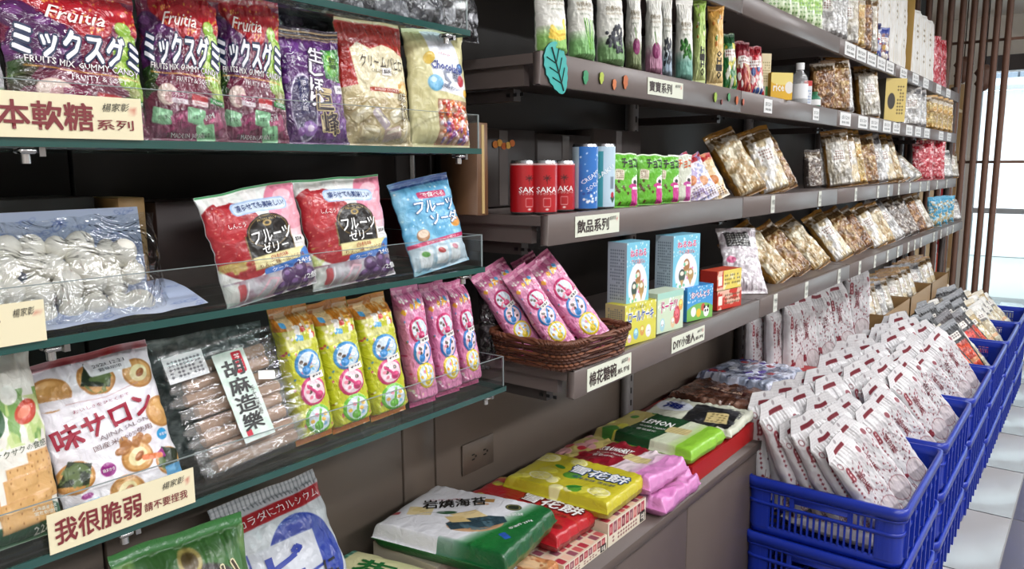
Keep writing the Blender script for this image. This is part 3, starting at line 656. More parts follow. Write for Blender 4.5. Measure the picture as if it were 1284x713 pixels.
def choco_bag():
    cv = Cv(.125, .178, .0011, '#d6d09c', '#b9b27e'); a = cv.a
    cv.poly([(.28, a), (.72, a), (.98, .66), (.98, .60), (.36, .66)], '#e9ecf4'); cv.ell(.30, 1.05, .10, .07, '#e0bf55', 20, dome=.002); cv.ell(.36, .75, .12, .10, '#6fb6dc', 0, dome=.002).ell(.33, .79, .05, .035, '#c2e4f4')
    cv.ell(.86, .96, .08, .06, '#234f8f', dome=.002).ell(.84, .98, .03, .02, '#6f9ad0'); cv.ell(.84, .80, .075, .07, '#c0273a', dome=.002); cv.ell(.95, .66, .06, .05, '#e2b23c', dome=.002); cv.rect(0, a-.03, 1, a, '#e5e0b4')
    m = np.clip(cv.aa(np.maximum(np.maximum(abs(cv.X-.68)-.30, abs(cv.Y-.29)-.27), 0)-.001), 0, 1)*cv.box(.36, .02, 1, .56); cv.put(m, '#8a4a34'); R = random.Random(5)
    for i in range(120):
        x, y = R.uniform(.40, .96), R.uniform(.05, .53); top = y > .3
        c = R.choice(['#d0432e', '#e8823c', '#f3c3b8', '#b5262a', '#f6e3d6'] if top else ['#6f6ab8', '#f1e6f0', '#c74d6a', '#e4b8a0', '#8a4a90', '#e07848']); cv.ell(x, y, .035, .028, c, R.uniform(0, 180), dome=.004).ell(x-.008, y+.01, .012, .008, '#ffffff', k=.7)
    cv.text('Chocolate', .58, .95, .52, .10, '#2a3f92', -6, bold=.05); cv.text('5', .56, .80, .14, .20, '#8b93a8', 0, bold=.01); cv.text('種', .72, .84, .12, .12, '#4a5270'); cv.text('の味わい', .60, .70, .34, .05, '#5a6280', -3); cv.text('5 FLAVOR', .56, 1.10, .2, .025, '#b5404a', -4)
    return make_pouch(.125, .178, .04, cv, 'film', 31, seal=(.03, .035), ramp=(.12, .2), crumple=.002)
e = choco_bag(); name_it(e, 'chocolate_bag', 'pale yellow chocolate bag at the right end of the upper glass shelf'); place_fit(e, (518, 587, 38, .885, zu), .125, .178, -14, 6)

# --- top glass shelf: feet of crinkly clear bags
for k, (pl, pr, Y) in enumerate(((395, 448, .93), (440, 500, .92), (492, 548, .92), (540, 590, .95))):
    cv = Cv(.13, .16, .0015, ['#55565c', '#6a6c74', '#3e4048', '#2a2a2e'][k]); cv.mottle(9, '#c9ccd2', .8, k+3, .55, .65).mottle(6, '#1c1c22', .7, k+9)
    e = make_pouch(.13, .16, .04, cv, 'cellophane', 60+k, seal=(.01, .05), ramp=(.08, .2), crumple=.004)
    name_it(e, 'candy_bag', ['leftmost crinkly clear bag on the top glass shelf', 'crinkly clear bag of small white sweets, second on the top glass shelf', 'crinkly clear bag of small white sweets, third on the top glass shelf', 'dark bag at the right end of the top glass shelf'][k]); Mp, w, h = fit(pl, pr, -60, Y, GL['top'][1]+.001, -10, 5); pose(e, Mp, -10, 5)

# --- middle glass shelf
def jelly(seed):
    cv = Cv(.15, .165, .0011, '#eef0ec', '#d9dcd8'); a = cv.a
    cv.ell(.22, .62, .30, .40, '#a4202a', 14, dome=.002).ell(.16, .78, .16, .18, '#bf3038', 14, k=.8); cv.scatter(60, .0, .3, .42, .95, .006, ['#e89a80'], seed)
    cv.ell(.86, .86, .27, .25, '#e48aa2', dome=.002).ell(.92, .72, .2, .2, '#f0b4c0', k=.7).ell(.80, .95, .12, .07, '#f7cdd6', 20, .8)
    cv.poly([(.42, a), (.60, a), (.5, .88), (.42, .84)], '#f5f3f0'); cv.poly([(.10, a), (.34, a), (.26, .99), (.14, .98)], '#f0ece8')
    cv.mottle(8, '#bccd5e', .7, seed+4, .5, .6, cv.box(0, .22, .6, .42)).rect(0, a-.02, 1, a, '#2f9455')
    cv.rr(.53, .90, .6, .13, '#a9c6ea', .06, -3).rr(.53, .90, .56, .10, '#d5e4f6', .05, -3)
    cv.ell(.54, .64, .24, .17, '#1a1613').rect(.28, .40, .80, .64, '#1a1613'); cv.ell(.54, .64, .225, .155, '#a88a4c', hole=.965).line([(.285, .64), (.285, .41), (.795, .41), (.795, .64)], .008, '#a88a4c'); cv.ell(.54, .72, .05, .03, '#b89c5a', hole=.5)
    cv.rect(.30, .30, .92, .42, '#e9dfa4').line([(.30, .30), (.92, .30)], .008, '#b09040'); cv.rr(.68, .27, .6, .075, '#2f6fc0', .03, 3).ell(.95, .31, .12, .1, '#3c86d4')
    m = cv.box(0, 0, 1, .235); cv.put(m, '#b9b6bd', .9).mottle(9, '#8a4a60', .5, seed, mask=m); cv.rect(0, .02, .12, .22, '#dfe7dd', k=.8)
    for x, y, r in ((.62, .17, .085), (.78, .19, .09), (.70, .07, .08), (.9, .12, .085), (.55, .06, .07), (.84, .05, .06)): cv.ell(x, y, r, r*.95, '#4d2b5c', dome=.004).ell(x-.02, y+.03, r*.4, r*.3, '#8d6aa4', k=.8)
    cv.line([(.3, .05), (.42, .19), (.5, .17), (.42, .04)], .02, '#ddb0bd').line([(.18, .03), (.2, .2)], .014, '#efe9ec').rr(.14, .12, .07, .16, '#b5484e', .02)
    cv.rr(.24, .76, .20, .075, '#b3202c', .02, -3); cv.text('しんこう', .24, .76, .16, .045, '#ffffff', -3); cv.text('凍らせても美味しい!', .53, .90, .5, .065, '#1d3a78', -3, bold=.03)
    cv.text('FRUITS JELLY', .54, .755, .22, .025, '#c9b27a'); cv.text('フルーツ', .56, .60, .44, .12, '#f7f7f5', 0, bold=.03); cv.text('ゼリー', .56, .48, .30, .10, '#f7f7f5', 0, bold=.03)
    cv.text('白桃味', .58, .385, .2, .045, '#b5402a', 2); cv.text('りんご味・ぶどう味', .61, .332, .54, .05, '#8a4a20', 2); cv.text('240g', .86, .27, .2, .06, '#ffffff', 4, bold=.02); cv.text('クール', .55, .265, .2, .03, '#ffffff', 3)
    cv.text('12個', .88, .115, .16, .055, '#ffffff', 0, bold=.03)
    cv.sticker(.86, .50, .14, .075, '$58')
    return make_pouch(.15, .165, .045, cv, 'film', seed, seal=(.02, .03), ramp=(.12, .25), crumple=.002)
e = jelly(41); name_it(e, 'jelly_bag', 'red and pink fruit jelly bag, left one of the pair'); place_fit(e, (286, 397, 234, .885, zm), .15, .165, -4, 10, roll=-8)
e = jelly(42); name_it(e, 'jelly_bag', 'red and pink fruit jelly bag, right one beside the blue soda bag'); place_fit(e, (396, 493, 222, .89, zm), .15, .165, -6, 10, roll=-4)
def soda():
    cv = Cv(.135, .165, .0011, '#69b4dc', '#3d86b4'); a = cv.a
    cv.rect(0, a-.1, 1, a, '#2a4a86').mottle(4, '#a9dcf0', .6, 3).scatter(40, 0, .5, 1, 1.1, .012, ['#e8f8fc', '#c2ecf8'], 3)
    m = cv.box(0, 0, 1, .36); cv.put(m, '#cfe2ec', .95); cv.mottle(8, '#7db7d8', .6, 5, mask=m); cv.rect(0, .35, 1, .40, '#d23a6a').ell(.24, .48, .10, .08, '#b98a66', dome=.002).ell(.24, .50, .08, .05, '#e8d2bc').ell(.86, .56, .1, .07, '#e6a04a')
    for i, x in enumerate((.2, .46, .72)): cv.rr(x, .18, .2, .22, '#e9f2f6', .02, -8).ell(x, .24, .06, .035, ['#6db05a', '#c23a3a', '#d88a9a'][i], -20)
    cv.rr(.56, .97, .5, .09, '#c8406c', .03, -4); cv.text('で食べる', .56, .97, .4, .06, '#ffffff', -4)
    cv.text('フルーツ', .56, .82, .7, .15, '#fafdff', -3, out='#1f6fae', ow=.09, bold=.04); cv.text('ソーダ', .66, .64, .5, .15, '#fafdff', -3, out='#1f6fae', ow=.09, bold=.04); cv.text('シャリシャリゼリー', .55, .375, .6, .03, '#ffffff')
    return make_pouch(.135, .165, .04, cv, 'film', 51, seal=(.03, .06), ramp=(.12, .2), crumple=.0024)
e = soda(); name_it(e, 'jelly_bag', 'light blue fruit soda jelly bag near the end of the middle glass shelf'); place_fit(e, (520, 588, 222, .90, zm), .135, .165, -10, 12, roll=-9)

# marshmallow bag: clear film over a floral card tray with white sweets
r = empty('marshmallow_bag', 'clear bag of white marshmallows on a blue floral card at the left', 'snack bag')
cv = Cv(.36, .145, .0013, '#b9c6e2', '#a9b4cc'); cv.mottle(7, '#d5dced', .7, 4)
for i in range(60):
    R = random.Random(i); x, y = R.uniform(0, 1), R.uniform(0, cv.a); t0_ = R.uniform(0, 6.3); rr_ = R.uniform(.012, .024)
    cv.ell(x, y, rr_, rr_*.6, '#7288c4', math.degrees(t0_), .75, hole=.74); cv.ell(x+.02, y+.01, rr_*.7, rr_*.45, '#8a9ed2', math.degrees(t0_)+60, .7, hole=.7)
    cv.line([(x, y), (x+math.cos(t0_)*.03, y+math.sin(t0_)*.02)], .0022, '#6478b8', .8)
for i in range(9):
    R = random.Random(i+77); x, y = R.uniform(.02, .98), R.uniform(.02, cv.a-.02)
    for k in range(9): cv.line([(x, y), (x+.026*math.cos(k*.7), y+.02*math.sin(k*.7))], .0028, '#4f66b0', .8)
a_, b_ = np.linspace(0, 1, cv.nx), np.linspace(0, 1, cv.ny)
U_, V_ = np.meshgrid(a_, b_)
P = np.stack([(U_-.5)*.36, .035+V_*.012+.002*np.sin(U_*9), .004+V_*.118], -1); m = MB(); m.grid(P, cv.c); m.grid(P+np.array([0, .001, 0]), rgb('#8f98ab'), True); m.build('floral_back_card', M['card'], r, True)
P2 = np.stack([(U_-.5)*.38, -.075+V_*.095, .003+.024*np.sin(V_*1.5)*(1-.5*U_*0)+.004*vnoise(U_*3, V_, 4, 3)], -1); m = MB(); m.grid(P2, cv.c); m.build('floral_base_card', M['card'], r, True)
R = random.Random(4); proto = None
m = MB(); th = np.linspace(0, math.pi, 9); ph = np.linspace(0, 2*math.pi, 15); T_, Ph = np.meshgrid(th, ph, indexing='ij')
m.grid(np.stack([np.sin(T_)*np.cos(Ph)*.0145, np.sin(T_)*np.sin(Ph)*.0125, np.cos(T_)*.0115], -1)[::-1], rgb('#e9e6da'))
node_mat('marshmallow', rough=.6, bump=(60, .2, .002)); proto = m.build('marshmallow', M['marshmallow'], r, True); k = 0
for j, (zz, yy) in enumerate(((.018, -.045), (.030, -.018), (.045, -.040), (.052, -.012), (.068, -.020), (.080, -.002))):
    for i in range(12):
        x = -.155+i*.0275+R.uniform(-.006, .006)+(.012 if j % 2 else 0)
        if x > .13: continue
        o = proto if k == 0 else proto.copy(); k += 1
        if o is not proto: C.objects.link(o); o.parent = r
        o.location = (x, yy+R.uniform(-.006, .006), zz+R.uniform(-.005, .005)); o.rotation_euler = (R.uniform(0, 3), R.uniform(0, 3), R.uniform(0, 3)); s_ = R.uniform(.95, 1.3); o.scale = (s_, s_, s_)
# the clear film over them
U2, V2 = np.meshgrid(np.linspace(0, 1, 70), np.linspace(0, 1, 34)); f_ = 1-(np.abs(U2*2-1))**6
yy = -.078+.05*V2**1.2+.055*np.clip(V2-.6, 0, 1)*1.6; P = np.stack([(U2-.5)*.37, yy*f_+.02*(1-f_)+(vnoise(U2*3, V2, 5, 9, 3)-.5)*.018, .010+V2*.105+(vnoise(U2*3, V2, 6, 4)-.5)*.006], -1)
m = MB(); m.grid(P, rgb('#ffffff')); m.build('clear_film', M['crinkly_film'], r, True)
pR = x_at(222, .93, zm); pose(r, (pR-.185, .935, zm), 4, 0)

# --- lower glass shelf
def cracker():
    cv = Cv(.16, .20, .0011, '#ece9df', '#cfcabd'); a = cv.a
    cv.mottle(9, '#6b9a46', .9, 3, .5, .55, cv.box(0, .62, 1, .95)); cv.mottle(11, '#c7d98c', .8, 7, .5, .6, cv.box(.3, .6, 1, .9)); cv.ell(.82, .80, .12, .07, '#c4442e', 20, dome=.001).ell(.80, .80, .07, .035, '#e88a70', 20); cv.ell(.68, .92, .09, .06, '#f0f2e8')
    cv.ell(.40, .78, .2, .13, '#24532e', 0, .95).rect(0, 0, 1, .14, '#2b5a3c').ell(.82, .17, .2, .055, '#2b5a3c', -8)
    for i, (x0, y0, x1, y1) in enumerate(((.74, .40, .99, .55), (.52, .34, .80, .48), (.48, .23, 1.0, .42), (.40, .10, .92, .28), (.02, .18, .42, .40))):
        cv.rect(x0, y0, x1, y1, '#cf9a60', 2, hgt=.0006).rect(x0+.006, y0+.008, x1-.006, y1-.006, '#dcae72', 2); n = 3
        for ii in range(4):
            for jj in range(3): cv.ell(x0+(x1-x0)*(ii+.5)/4, y0+(y1-y0)*(jj+.5)/3, .007, .007, '#9a6636')
    cv.text('サクサクの食感', .70, .575, .52, .045, '#3b4a2e', 3); cv.text('22枚', .80, .07, .22, .07, '#e9efe2', 3, bold=.03); cv.text('北海道産小麦', .82, .185, .26, .025, '#e9efe2', -4); cv.text('全粒粉使用', .82, .155, .24, .025, '#e9efe2', -4); cv.text('クラッカー', .34, .79, .26, .06, '#f0f2e6', 4)
    return make_pouch(.16, .20, .045, cv, 'film', 71, seal=(.02, .04), ramp=(.1, .2), crumple=.0025)
e = cracker(); name_it(e, 'cracker_bag', 'white and green vegetable cracker bag at the bottom left edge'); place_fit(e, (-55, 78, 438, .895, zl), .16, .20, 0, 14)
def salon():
    cv = Cv(.155, .20, .0010, '#ebe9ee', '#b8a9a0'); a = cv.a
    cv.rect(0, a-.06, 1, a, '#9c1f26'); cv.mottle(3, '#d9d3de', .6, 4)
    def cracker_(x, y, r, kind):
        cv.ell(x, y, r, r*.9, '#b98245', dome=.0015).ell(x, y, r*.86, r*.76, '#dcab6a'); cv.mottle(14, '#c08a4a', .6, int(x*50), .5, .65, np.clip(cv.aa((np.hypot(cv.X-x, (cv.Y-y)/.9)-r*.85)), 0, 1))
        if kind == 'nut': cv.ell(x, y, r*.62, r*.5, '#efe2ae', 20).ell(x+.01, y, r*.36, r*.2, '#a05f34', 30, dome=.003).ell(x, y+.01, r*.2, r*.06, '#c98a5c', 30)
        if kind == 'nori':
            cv.poly([(x-r*.95, y-r*.2), (x-r*.2, y+r*1.0), (x+r*.95, y+r*.5), (x+r*.5, y-r*.6)], '#283322'); cv.mottle(16, '#6f8452', .8, int(y*90), .55, .6, np.clip(cv.aa(np.hypot(cv.X-x, cv.Y-y)-r*.8), 0, 1))
    cracker_(.12, 1.03, .15, ''); cracker_(.48, 1.06, .15, 'nori'); cracker_(.84, 1.02, .14, 'nut'); cracker_(.95, .66, .15, ''); cracker_(.12, .36, .14, 'nori'); cracker_(.62, .36, .14, 'nut'); cracker_(.88, .24, .13, 'nori'); cracker_(.46, .13, .14, 'nut')
    cv.poly([(0, 1.0), (1, .86), (1, .80), (0, .92)], '#e6e3ea'); cv.scatter(16, .48, .44, .76, .52, .035, ['#a8703f', '#c08c58'], 5, .002)
    cv.ell(.36, .34, .06, .055, '#93287f').ell(.90, .47, .055, .05, '#2794cc').poly([(.72, .30), (.86, .36), (.86, .28)], '#93287f'); cv.rr(.74, .32, .2, .045, '#d9733a', .02, -10)
    cv.rect(0, .02, .24, .16, '#4d9bd0', k=.9).rect(.82, .04, 1, .2, '#5aa7dc', k=.9).rr(.16, .2, .1, .04, '#93287f')
    cv.rr(.62, 1.14, .36, .12, '#e9e9ec', .02, -1)
    cv.line([(.2, .92), (.5, .9), (.8, .94)], .005, '#b58a8a'); cv.text('おいしさをひとくちで', .46, .86, .46, .028, '#a0506a', 3)
    cv.text('味サロン', .46, .72, .84, .19, '#9c1233', 8, bold=.06); cv.text('AJINA SALON', .58, .61, .44, .045, '#8a7a80', 6); cv.text('国産米100%使用', .55, .545, .52, .045, '#7a5a5a', 5); cv.text('焼おかき', .36, .34, .09, .03, '#ffffff'); cv.text('新登場', .90, .47, .08, .025, '#ffffff'); cv.text('2024.12.21', .62, 1.155, .26, .028, '#33333a', 0); cv.text('賞味期限', .62, 1.115, .2, .028, '#33333a', 0)
    return make_pouch(.155, .20, .04, cv, 'film', 73, seal=(.02, .045), ramp=(.1, .22), crumple=.003)
e = salon(); name_it(e, 'rice_cracker_bag', 'white rice cracker bag with dark red title and pictures of nut-topped crackers'); place_fit(e, (88, 232, 440, .90, zl), .155, .20, -2, 18, roll=-4)

# rice rolls in clear film with a banner label
r = empty('rice_roll_bag', 'clear bag of wrapped sesame rice rolls with a white calligraphy banner', 'snack bag')
node_mat('rice_roll', rough=.6, bump=(260, .5, .0015))
m = MB(); xs = np.linspace(-.056, .056, 16); m.tube(np.stack([xs, 0*xs, 0*xs], 1), .0088, '#b58a64', 12)
roll = m.build('rice_roll', M['rice_roll'], r, True); m = MB(); xs = np.linspace(-.074, .074, 24); m.tube(np.stack([xs, 0*xs, 0*xs], 1), np.where(abs(xs) < .058, .0103, .0103-(abs(xs)-.058)*.42), '#ffffff', 12); wr0 = m.build('roll_wrapper', M['milky_film'], roll, True)
for k in range(8):
    if k: o = roll.copy(); C.objects.link(o); o.parent = r; w_ = wr0.copy(); C.objects.link(w_); w_.parent = o
    else: o = roll
    o.location = (.003*math.sin(k*2.1), -.012+.012*(k % 2)*.4, .018+k*.0185); o.rotation_euler = (0, .03*math.sin(k*1.7), .02*math.cos(k*3))
m = MB(); U2, V2 = np.meshgrid(np.linspace(0, 1, 40), np.linspace(0, 1, 40)); P = np.stack([(U2-.5)*.16, -.028-.004*np.abs(np.sin(V2*8.2*math.pi))+(vnoise(U2*2, V2*2, 4, 3)-.5)*.006, -.0+V2*.175], -1); m.grid(P, rgb('#ffffff')); m.build('outer_film', M['clear_film'], r, True)
cv = Cv(.042, .125, .0008, '#dfe9e4'); cv.vgrad(.8, 2.9, '#cfe3d6', .5).mottle(4, '#b5d2c2', .5, 3).rr(.72, 2.55, .32, .72, '#bf2436', .05).rr(.25, .28, .18, .2, '#c43a4a'); cv.text('胡麻造樂', .48, 1.5, .62, 2.4, '#14110f', 0, bold=.05, vert=True); cv.text('芝麻', .72, 2.55, .2, .6, '#ffffff', vert=True); cv.text('手工米卷', .82, 1.2, .14, 1.0, '#4a4a46', vert=True)
P = np.stack([(cv.X-.5)*.042, -.036+0*cv.X+(vnoise(cv.X, cv.Y, 2, 3)-.5)*.003, .030+cv.Y*.042], -1); m = MB(); m.grid(P, cv.c); b_ = m.build('banner_label', M['paper'], r, True); drape(cv, P, M['ink'], r, .0004)
cv = Cv(.05, .035, .001, '#e7e9ea'); cv.glyphs(.08, .1, .92, .6, 9, 5, '#55555c', 3); P = np.stack([(cv.X-1.55)*.05, -.03+0*cv.X, .135+cv.Y*.05], -1); m = MB(); m.grid(P, cv.c); m.build('ingredient_label', M['paper'], r)
m = MB(); m.box((.038, -.036, .108), (.022, .0006, .012), '#f3f1ee', Matrix.Rotation(.3, 3, 'Y')); m.build('price_sticker', M['paper'], r)
m = MB(); cc = Cv(.026, .06, .001, '#ffffff'); _m, _w, _h = fit(250, 388, 462, .895, zl, -6, 26); r.scale = (_w/.15, 1, 1); pose(r, tuple(_m), -6, 26, -6)
# empty headed film bag behind them
cv = Cv(.16, .19, .002, '#6f7a7a'); cv.mottle(5, '#39403f', .7, 3).mottle(8, '#aeb9b8', .6, 9, .55, .7)
e = make_pouch(.16, .19, .012, cv, 'cellophane', 81, crumple=.004); name_it(e, 'snack_bag', 'crumpled clear bag top standing behind the sesame rice rolls'); place_fit(e, (205, 340, 414, .985, zl), .16, .19, 0, 8)

# toy candy bags: three yellow, three pink
def toybag(kind, seed):
    yl = kind == 'yellow'; base = '#c4c832' if yl else '#d987b0'
    cv = Cv(.078, .20, .0009, base, '#8e9420' if yl else '#b05a88'); a = cv.a
    top = '#c26a24' if yl else '#cf6a98'
    cv.rect(0, a-.42, 1, a, top, k=.85).rect(0, 0, 1, .16, '#c9762c' if yl else '#d0508c'); cv.mottle(6, '#f0ead2' if yl else '#f6c8dc', .6, seed, .5, .6, cv.box(0, a-.8, 1, a-.1))
    R = random.Random(seed)
    for i in range(10): cv.rr(R.uniform(.1, .9), a-R.uniform(.25, .62), .12, .10, R.choice(['#e86a90', '#5aa8dc', '#f4f0ea', '#d2473a', '#f2b53c']), .03, R.uniform(-40, 40)).ell(R.uniform(.1, .9), a-R.uniform(.25, .6), .035, .03, '#fdf6ee')
    for i in range(34): cv.ell(R.choice([R.uniform(0, .16), R.uniform(.86, 1), R.uniform(0, 1)]), R.uniform(.15, 1.9), .028, .022, R.choice(['#8a6a2a', '#e8e4b0', '#c23a6a', '#4a8ac0', '#ffffff']), R.uniform(0, 90), .8)
    ring = (['#3f8fd0', '#d8457e', '#6cbf3e'], ['#cf3a74', '#2f86cf', '#e6cc34'])[0 if yl else 1]
    for i, yy in enumerate((1.48, .97, .45) if yl else (1.62, 1.14, .66)):
        cv.ell(.52, yy, .33, .265, ring[i], dome=.007).ell(.52, yy, .27, .215, '#d6e4ee' if i != 1 else '#f3d9e2'); R2 = random.Random(i+3)
        for k in range(9): cv.ell(.52+R2.uniform(-.2, .2), yy+R2.uniform(-.12, .12), .05, .035, R2.choice(['#ffffff', '#f2c14a', '#5a4a42', '#e88aa0', '#8ac8e8']), 0)
        cv.ell(.52, yy, .33, .265, ring[i], hole=.83); rt = (-35, 40, -20)[i] if yl else (15, -30, 0)[i]; rad = math.radians(rt+90)
        p0 = (.52+.22*math.cos(rad), yy+.16*math.sin(rad)); p1 = (.52-.16*math.cos(rad), yy-.12*math.sin(rad)); cv.line([p0, p1], .06, ring[i]); cv.ell(p1[0], p1[1], .11, .085, ring[i], dome=.008)
    cv.sticker(.66, 1.24 if yl else 1.40, .36, .13, '$39', 4)
    return make_pouch(.078, .20, .05, cv, 'cellophane', seed, seal=(.04, .07), ramp=(.05, .12), pu=6, qu=.5, narrow=.0, crumple=.0016, relief=.8)
ty = toybag('yellow', 91)
for k, (pl, pr, yt, Yy) in enumerate(((371, 417, 380, .905), (417, 464, 374, .903), (465, 509, 368, .90))):
    e = ty if k == 0 else copy_tree(ty); name_it(e, 'toy_candy_bag', ['yellow toy candy bag with three round cases, left of the three', 'yellow toy candy bag with three round cases, middle of the three', 'yellow toy candy bag with three round cases, right one beside the pink bags'][k], group='yellow toy candy bags')
    Mp, w, h = fit(pl, pr, yt, Yy, zl, -10, 7); e.scale = (w/.078, 1, h/.20); pose(e, Mp, -10, 7, -6)
tp = toybag('pink', 95)
for k, (pl, pr, yt, Yy) in enumerate(((514, 546, 354, .90), (547, 576, 352, .905), (576, 600, 350, .91))):
    e = tp if k == 0 else copy_tree(tp); name_it(e, 'toy_candy_bag', ['pink toy candy bag on the glass shelf, left of the three', 'pink toy candy bag on the glass shelf, middle of the three', 'pink toy candy bag on the glass shelf, right one beside the crumpled clear bag'][k], group='pink toy candy bags on the glass shelf')
    Mp, w, h = fit(pl, pr, yt, Yy, zl, -16, 6); e.scale = (w/.078, 1, h/.20); pose(e, Mp, -16, 6, -5)
cv = Cv(.09, .19, .0015, '#2a2426'); cv.mottle(8, '#8a8488', .7, 3, .5, .7)
e = make_pouch(.09, .19, .05, cv, 'cellophane', 99, crumple=.006); name_it(e, 'snack_bag', 'dark crumpled clear bag behind the pink bags, at the shelf end'); place_fit(e, (604, 640, 350, .955, zl), .09, .19, -25, 4)

# signs on the glass shelf lips
def sign(w, h, big, small, bigc='#7c2f33', smallc='#7c2f33', wide=None, brand=True, base='#e9dfc0'):
    cv = Cv(w, h, .004, base, base); a = cv.a; n = len(big); bw = wide or .62
    cv.text(big, .04+bw/2, a*.50, bw, a*.62, bigc, 0, bold=.045)
    if small: cv.text(small, .06+bw+(.96-.06-bw)/2-.01, a*.34, (.96-.08-bw), a*.24, smallc, bold=.02)
    if brand:
        cv.text('楊家彰', .84, a*.76, .17, a*.2, '#3d3a33', 3, shear=.3); cv.ell(.945, a*.70, .012, .012*1.2, '#b8443a')
    return plaque(w, h, cv)
def lip_sign(pl, pr, z, lab, big, small, h, wide=None):
    xa, xb = x_at(pl, GY-.006, z), x_at(pr, GY-.006, z); s = sign(xb-xa, h, big, small, wide=wide, base='#e7ddbb'); name_it(s, 'shelf_sign', lab, 'sign'); s.location = ((xa+xb)/2, GY-.004, z+.0003); return s
lip_sign(-52, 181, GL['upper'][1]-.001, 'cream sign with dark red characters on the upper glass shelf', '日本軟糖', '系列', .044, .66)
lip_sign(-120, 60, GL['middle'][1]-.001, 'cream sign corner at the left edge of the middle glass shelf', '日本零食', '', .042, .62)
lip_sign(64, 246, GL['lower'][1]-.001, 'cream sign reading fragile on the lower glass shelf', '我很脆弱', '請不要捏我', .044, .56)
# ================================================================ THINGS ON THE BROWN SHELVES
zt_, zU, zM, zL = [LEV[k][1]-.001 for k in ('top', 'upper', 'middle', 'lower')]
def fix(e, M_, yaw=0, lean=0, roll=0): return pose(e, M_, yaw, lean, roll)
# --- middle shelf: cans
def can(base, r, h, words, seed=0, stripe=None):
    e = empty('drink_can'); cv = Cv(2*math.pi*r, h, .0014, base)
    if stripe: stripe(cv)
    for w in words: cv.text(*w[:6], **(w[6] if len(w) > 6 else {}))
    th = -math.pi/2+(cv.X-.5)*2*math.pi; P = np.stack([r*np.cos(th), r*np.sin(th), .004+cv.Y/cv.a*(h-.010)], -1)
    m = MB(); m.grid(P, cv.c); m.build('can_body', M['can_print'], e, True); drape(cv, P, M['ink'], e, .0003)
    m = MB(); m.lathe([(0, .004), (r*.8, .001), (r*.9, 0), (r, .004)], '#b9bcc0', 28); m.build('can_base', M['metal'], e, True)
    m = MB(); m.lathe([(r, h-.006), (r*.92, h-.001), (r*.90, h), (r*.86, h-.001), (r*.84, h-.004), (0, h-.004)], '#c6c8cc', 28); m.tube([(0, -r*.3, h-.003), (0, r*.2, h-.003)], .004, '#d0d2d6', 8); m.build('can_lid', M['metal'], e, True); return e
node_mat('can_print', rough=.28, coat=.3)
def red_stripe(cv):
    cv.rect(0, cv.a-.02, 1, cv.a, '#d9c9c6'); cv.line([(.5, .66*cv.a+.02), (.5, .66*cv.a-.05)], .006, '#3a0d12')
    for k in range(7): an = k*.9; cv.line([(.5, .70*cv.a), (.5+.045*math.cos(an), .70*cv.a+.035*math.sin(an))], .010, '#3a0d12')
    cv.rr(.5, .20*cv.a, .085, .13*cv.a*1.4, '#e9d8d4', .01).rr(.5, .20*cv.a, .078, .125*cv.a*1.3, '#b3141e', .01).ell(.5, .055*cv.a, .02, .012, '#eadad6')
rc = can('#b3141e', .0265, .100, [('SAKA', .5, .46*(.1/(2*math.pi*.0265)), .24, .07, '#f4eeee', dict(bold=.02)), ('サッカジュース', .5, .375*(.1/(2*math.pi*.0265)), .24, .028, '#e9d4d2')], stripe=red_stripe)
def can_at(e, px, Y, z, yaw, lab, grp=None, nm='drink_can'):
    X = x_at(px, Y, z); e.name = nm; tag(e, lab, 'can', grp); pose(e, (X, Y, z), yaw)
can_at(rc, 681, .845, zM, -38, 'red drink can standing in front, second from the left of the cans', 'red drink cans')
for px, Y, lab, yw in ((657, .875, 'red drink can at the far left of the cans', -30), (704, .865, 'red drink can at the right of the front one', -44)):
    can_at(copy_tree(rc), px, Y, zM, yw, lab, 'red drink cans')
def wst(cv): cv.glyphs(.40, .1, .60, cv.a*.7, 5, 9, '#5a5a66', 2).rect(.38, cv.a*.75, .62, cv.a*.92, '#c0392f').rect(.44, cv.a*.45, .56, cv.a*.68, '#3a3a40', k=.7)
can_at(can('#d8d9dd', .0262, .098, [], stripe=wst), 718, .89, zM, -45, 'white drink can with a barcode behind the red cans')
def bst(cv):
    cv.rect(.36, 0, .70, cv.a*.94, '#2f73c2').scatter(16, .36, .1, .7, cv.a*.9, .012, ['#9ac4ec', '#dceafc'], 4).rect(0, 0, .36, cv.a, '#c4dceb').rect(.7, 0, 1, cv.a, '#cfe2ee').scatter(22, .42, .08, .62, cv.a*.28, .016, ['#f2f6fc', '#2a4c9c'], 9)
a1 = .133/(2*math.pi*.0265)
can_at(can('#2f73c2', .0265, .133, [('CREAMY', .52, a1*.52, .30, .055, '#f2f6ff', dict(rot=35)), ('SODA', .55, a1*.38, .22, .055, '#f2f6ff', dict(rot=35))], stripe=bst), 733, .845, zM, -35, 'tall blue cream soda can beside the red cans')
def cst(cv):
    cv.rect(0, 0, 1, cv.a, '#bcd3e2').rect(.33, 0, .46, cv.a*.92, '#2f8f9c').rect(.56, cv.a*.3, .62, cv.a*.5, '#7a8a98').poly([(.56, .12), (.60, .05), (.66, .12), (.6, .18)], '#2a4a3a').ell(.6, .16, .03, .04, '#b5263a')
can_at(can('#bcd3e2', .0265, .135, [('SAKU', .50, a1*.60, .26, .06, '#f6fafc', dict(rot=35))], stripe=cst), 755, .85, zM, -42, 'tall pale blue can with a teal stripe beside the green packs')
